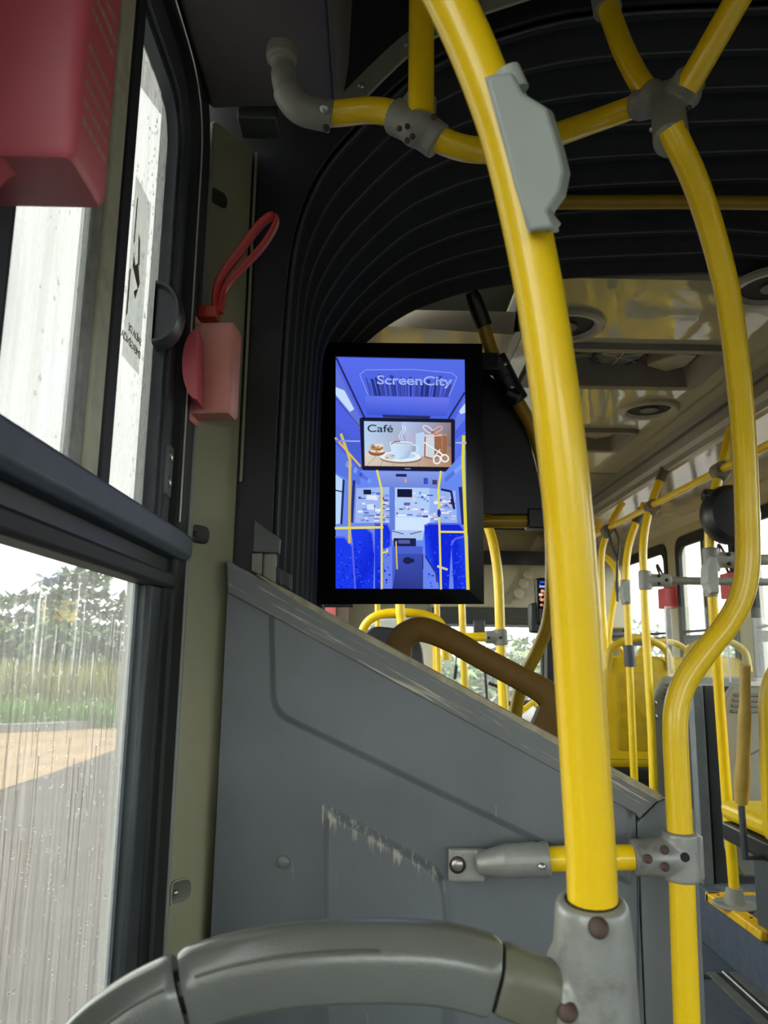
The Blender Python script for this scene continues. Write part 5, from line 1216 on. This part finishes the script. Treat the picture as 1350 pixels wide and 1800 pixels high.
t = thing('small_mirror', 'thin black stalk with dark knob low beside the thick pole', 'mirror', PY(955, 1170, 5.2)); MB().tube([PY(953, 1108, 5.2), PY(955, 1190, 5.2)], .018, 8).build('stalk', BLK, t); MB().ell(PY(966, 1161, 5.2), (.045, .03, .035), 10, 7).build('knob', BLK, t)
MB().tube([PY(955, 1190, 5.2), V((PY(955, 1190, 5.2).x, 5.2, FZ))], .018, 8).build('post', BLK, t)
t = thing('curtain', 'pinkish red cloth edge showing beneath the lower left screen corner', 'curtain', PY(585, 1070, 5.5)); MB().prism([PY(x, y, 5.5) for x, y in ((570, 1040), (590, 1040), (590, 1140), (570, 1140))], (.0, .02, 0)).build('cloth', mat('curtain_red', (190, 96, 100), .8), t)
t = thing('door_post', 'brownish post showing under the screen beside the red cloth edge', 'post', PY(602, 1080, 5.9)); MB().prism([PY(x, y, 5.9) for x, y in ((592, 900), (612, 900), (612, 1300), (592, 1300))], (0, .06, 0)).build('panel', mat('post_brown', (150, 136, 126), .5), t)

# ================================================================== outside
ZG = -2.15
struct(MB().bx(-90, 90, -60, 120, ZG - .3, ZG - .02).build('ground', GRASSG, smooth=False))
road = MB(); road.prism([V((-5.75, -60, ZG - .02)), V((40, -60, ZG - .02)), V((40, 60, ZG - .02)), V((-5.6, 60, ZG - .02))], (0, 0, .025)); struct(road.build('road', ASPH, smooth=False))
dirt = MB(); dirt.add([V(p) for p in ((-40, -40, ZG), (-5.6, -40, ZG), (-5.85, 8, ZG), (-5.75, 12.9, ZG), (-5.45, 18.2, ZG), (-5.2, 24.2, ZG), (-7.1, 23.6, ZG), (-9.6, 21.2, ZG), (-16, 19.6, ZG), (-40, 15, ZG))], [tuple(range(10))])
struct(dirt.build('dirt_verge', DIRT, smooth=False))
kb = MB(); kp = spline([V((-40, 15.1, ZG)), V((-16, 19.8, ZG)), V((-9.6, 21.4, ZG)), V((-7.1, 23.8, ZG)), V((-5.2, 24.6, ZG)), V((-2, 25.6, ZG))], 5)
kb.sweep(kp, [(-.25, 0), (.25, 0), (.22, .2), (-.22, .2)]); struct(kb.build('kerb', CONC))
struct(MB().add([p + V((0, .25, .01)) for p in kp] + [p + V((0, 1.4, .02)) for p in kp], [(i, i + 1, len(kp) + i + 1, len(kp) + i) for i in range(len(kp) - 1)]).build('gutter_road', mat('pale_asphalt', (70, 70, 72), .5), smooth=False))
def grass(label, mt, spots, hmin, hmax, name='grass'):
    mb = MB()
    for (x, y) in spots:
        h = rg.uniform(hmin, hmax); w = rg.uniform(.02, .06); a = rg.uniform(0, 3.14); dx, dy = math.cos(a) * w, math.sin(a) * w; lx, ly = rg.uniform(-.3, .3) * h, rg.uniform(-.3, .3) * h
        b = V((x, y, ZG)); mb.add([b + V((-dx, -dy, 0)), b + V((dx, dy, 0)), b + V((lx * .4 + dx * .7, ly * .4 + dy * .7, h * .6)), b + V((lx, ly, h)), b + V((lx * .4 - dx * .7, ly * .4 - dy * .7, h * .6))], [(0, 1, 2, 4), (4, 2, 3)])
    o = mb.build(name, mt, None, smooth=False, kind='stuff'); o['label'] = label; o['category'] = 'grass'; return o
rg = random.Random(17)
grass('dry tall grass beyond the kerb outside the left window', GRASS, [(rg.uniform(-20, -5), rg.uniform(25, 31.5)) for _ in range(9000)], .8, 2.0)
grass('short green grass just behind the kerb outside the left window', GRASS2, [(rg.uniform(-18, -4), rg.uniform(22.5, 26)) for _ in range(6000)], .3, .8)
def plant(name, label, x, y, h, r, mt, n=420, ls=.32, tiers=0, group=None, z0=ZG):
    t = thing(name, label, 'tree' if h > 2.4 else 'bush', (x, y, z0), group); b = V((x, y, z0)); rp = random.Random(int(x * 100 + y * 10))
    tk = MB(); tk.tube([b, b + V((rp.uniform(-.1, .1), 0, h * .5)), b + V((rp.uniform(-.2, .2), 0, h * .92))], [.07, .05, .02], 7)
    for k in range(5): a = rp.uniform(0, 6.28); p = b + V((0, 0, h * rp.uniform(.4, .8))); tk.tube([p, p + V((math.cos(a) * r * .6, math.sin(a) * r * .6, h * .14))], [.03, .012], 5)
    tk.build('trunk', BARK, t)
    lf_ = MB()
    for k in range(n):
        if tiers:
            tr_ = rp.randrange(tiers); cz = h * (.62 + .36 * tr_ / max(1, tiers - 1)); rr_ = r * (1 - .25 * tr_ / tiers); a = rp.uniform(0, 6.28); d = rr_ * math.sqrt(rp.random()); p = b + V((math.cos(a) * d, math.sin(a) * d, cz - d * .25 + rp.uniform(-.08, .08)))
        else:
            a = rp.uniform(0, 6.28); u = rp.uniform(-1, 1); q_ = math.sqrt(1 - u * u); d = rp.random() ** .4; p = b + V((math.cos(a) * q_ * r * d, math.sin(a) * q_ * r * d, h * .58 + u * h * .43 * d))
        if p.z < z0 + .05: p.z = z0 + .05 + rp.random() * .3
        s_ = ls * rp.uniform(.6, 1.2); R = Matrix.Rotation(rp.uniform(0, 6.28), 3, 'Z') @ Matrix.Rotation(rp.uniform(-.9, .9), 3, 'X') @ Matrix.Rotation(rp.uniform(-.5, .5), 3, 'Y')
        lf_.add([p + R @ V(v) for v in ((0, 0, 0), (s_ * .28, s_ * .35, .02), (0, s_, 0), (-s_ * .28, s_ * .35, .02))], [(0, 1, 2, 3)])
    lf_.build('foliage', mt, t, smooth=False); return t
plant('tall_tree', 'tallest umbrella crowned tree outside the left window', -13.0, 34, 5.6, 1.9, LEAF, 800, .6, 4)
plant('tall_tree', 'smaller tiered tree left of the tallest outside the left window', -15.6, 35, 4.6, 1.5, LEAF, 600, .55, 3)
plant('tall_tree', 'broad tree at the left edge of the lower left pane', -19.0, 33, 4.1, 2.2, LEAF, 800, .55, 4)
plant('tall_tree', 'tree crown touching the right edge of the lower left pane', -10.2, 35, 4.7, 2.1, LEAF2, 900, .55, 4)
ORD = ('first', 'second', 'third', 'fourth', 'fifth', 'sixth', 'seventh', 'eighth')
for k in range(7): plant('shrub', ORD[k] + ' dense shrub from the left in the row behind the tall grass', -18.5 + k * 1.6 + rg.uniform(-.3, .3), 32 + rg.uniform(-1, 1), 3.3 + rg.uniform(-.3, .4), 1.7, LEAF if k % 2 else LEAF2, 1100, .5, 0, 'dense shrubs in the green row behind the tall grass')
for k in range(6): plant('shrub', ORD[k] + ' bright shrub from the left beyond the windscreen', .2 + k * 1.5 + rg.uniform(-.3, .3), 27 + rg.uniform(-1.5, 1.5), 2.6 + rg.uniform(-.5, .6), 1.7, LEAF2, 700, .45, 0, 'bright shrubs beyond the windscreen')
for k in range(7): plant('shrub', ORD[k] + ' leafy tree from the left beyond the right hand windows', 13.5 + k * 1.9 + rg.uniform(-.5, .5), 38 - k * .6 + rg.uniform(-2, 2), 3.3 + rg.uniform(-.8, 1.4), 1.9, LEAF if k % 2 else LEAF2, 700, .45, 0, 'trees beyond the right hand windows')
pl_ = PY(105, 1078, 33); t = thing('sign_board', 'plain yellow sign board among the trees outside the left window', 'sign', (pl_.x, pl_.y, ZG)); MB().box(pl_, (1.5, .08, 1.1)).build('board', mat('sign_yellow', (226, 196, 90), .5), t, bevel=.02); MB().tube([V((pl_.x, pl_.y + .05, ZG)), V((pl_.x, pl_.y + .05, pl_.z))], .06, 8).build('post', CONC, t)
pp_ = V((-26, 40, ZG)); t = thing('utility_pole', 'thin grey utility pole carrying wires far outside the left window', 'pole', pp_); MB().tube([pp_, pp_ + V((0, 0, 9))], .12, 8).build('post', CONC, t); MB().bx(-26.9, -25.1, 39.9, 40.1, ZG + 8.3, ZG + 8.45).build('crossarm', CONC, t)
for k, wl in enumerate(('highest thin power line sagging across the sky outside the left window', 'middle thin power line sagging across the sky outside the left window', 'lowest thin power line sagging across the sky outside the left window')):
    w_ = tag(MB().tube(spline([V((-26.6 + .6 * k, 40, ZG + 8.5)), V((-8, 44, ZG + 7.6 - .25 * k)), V((8, 47, ZG + 8.3))], 8), .02, 5).build('power_line', BLK, None), wl, 'wire', 'power lines outside the left window')
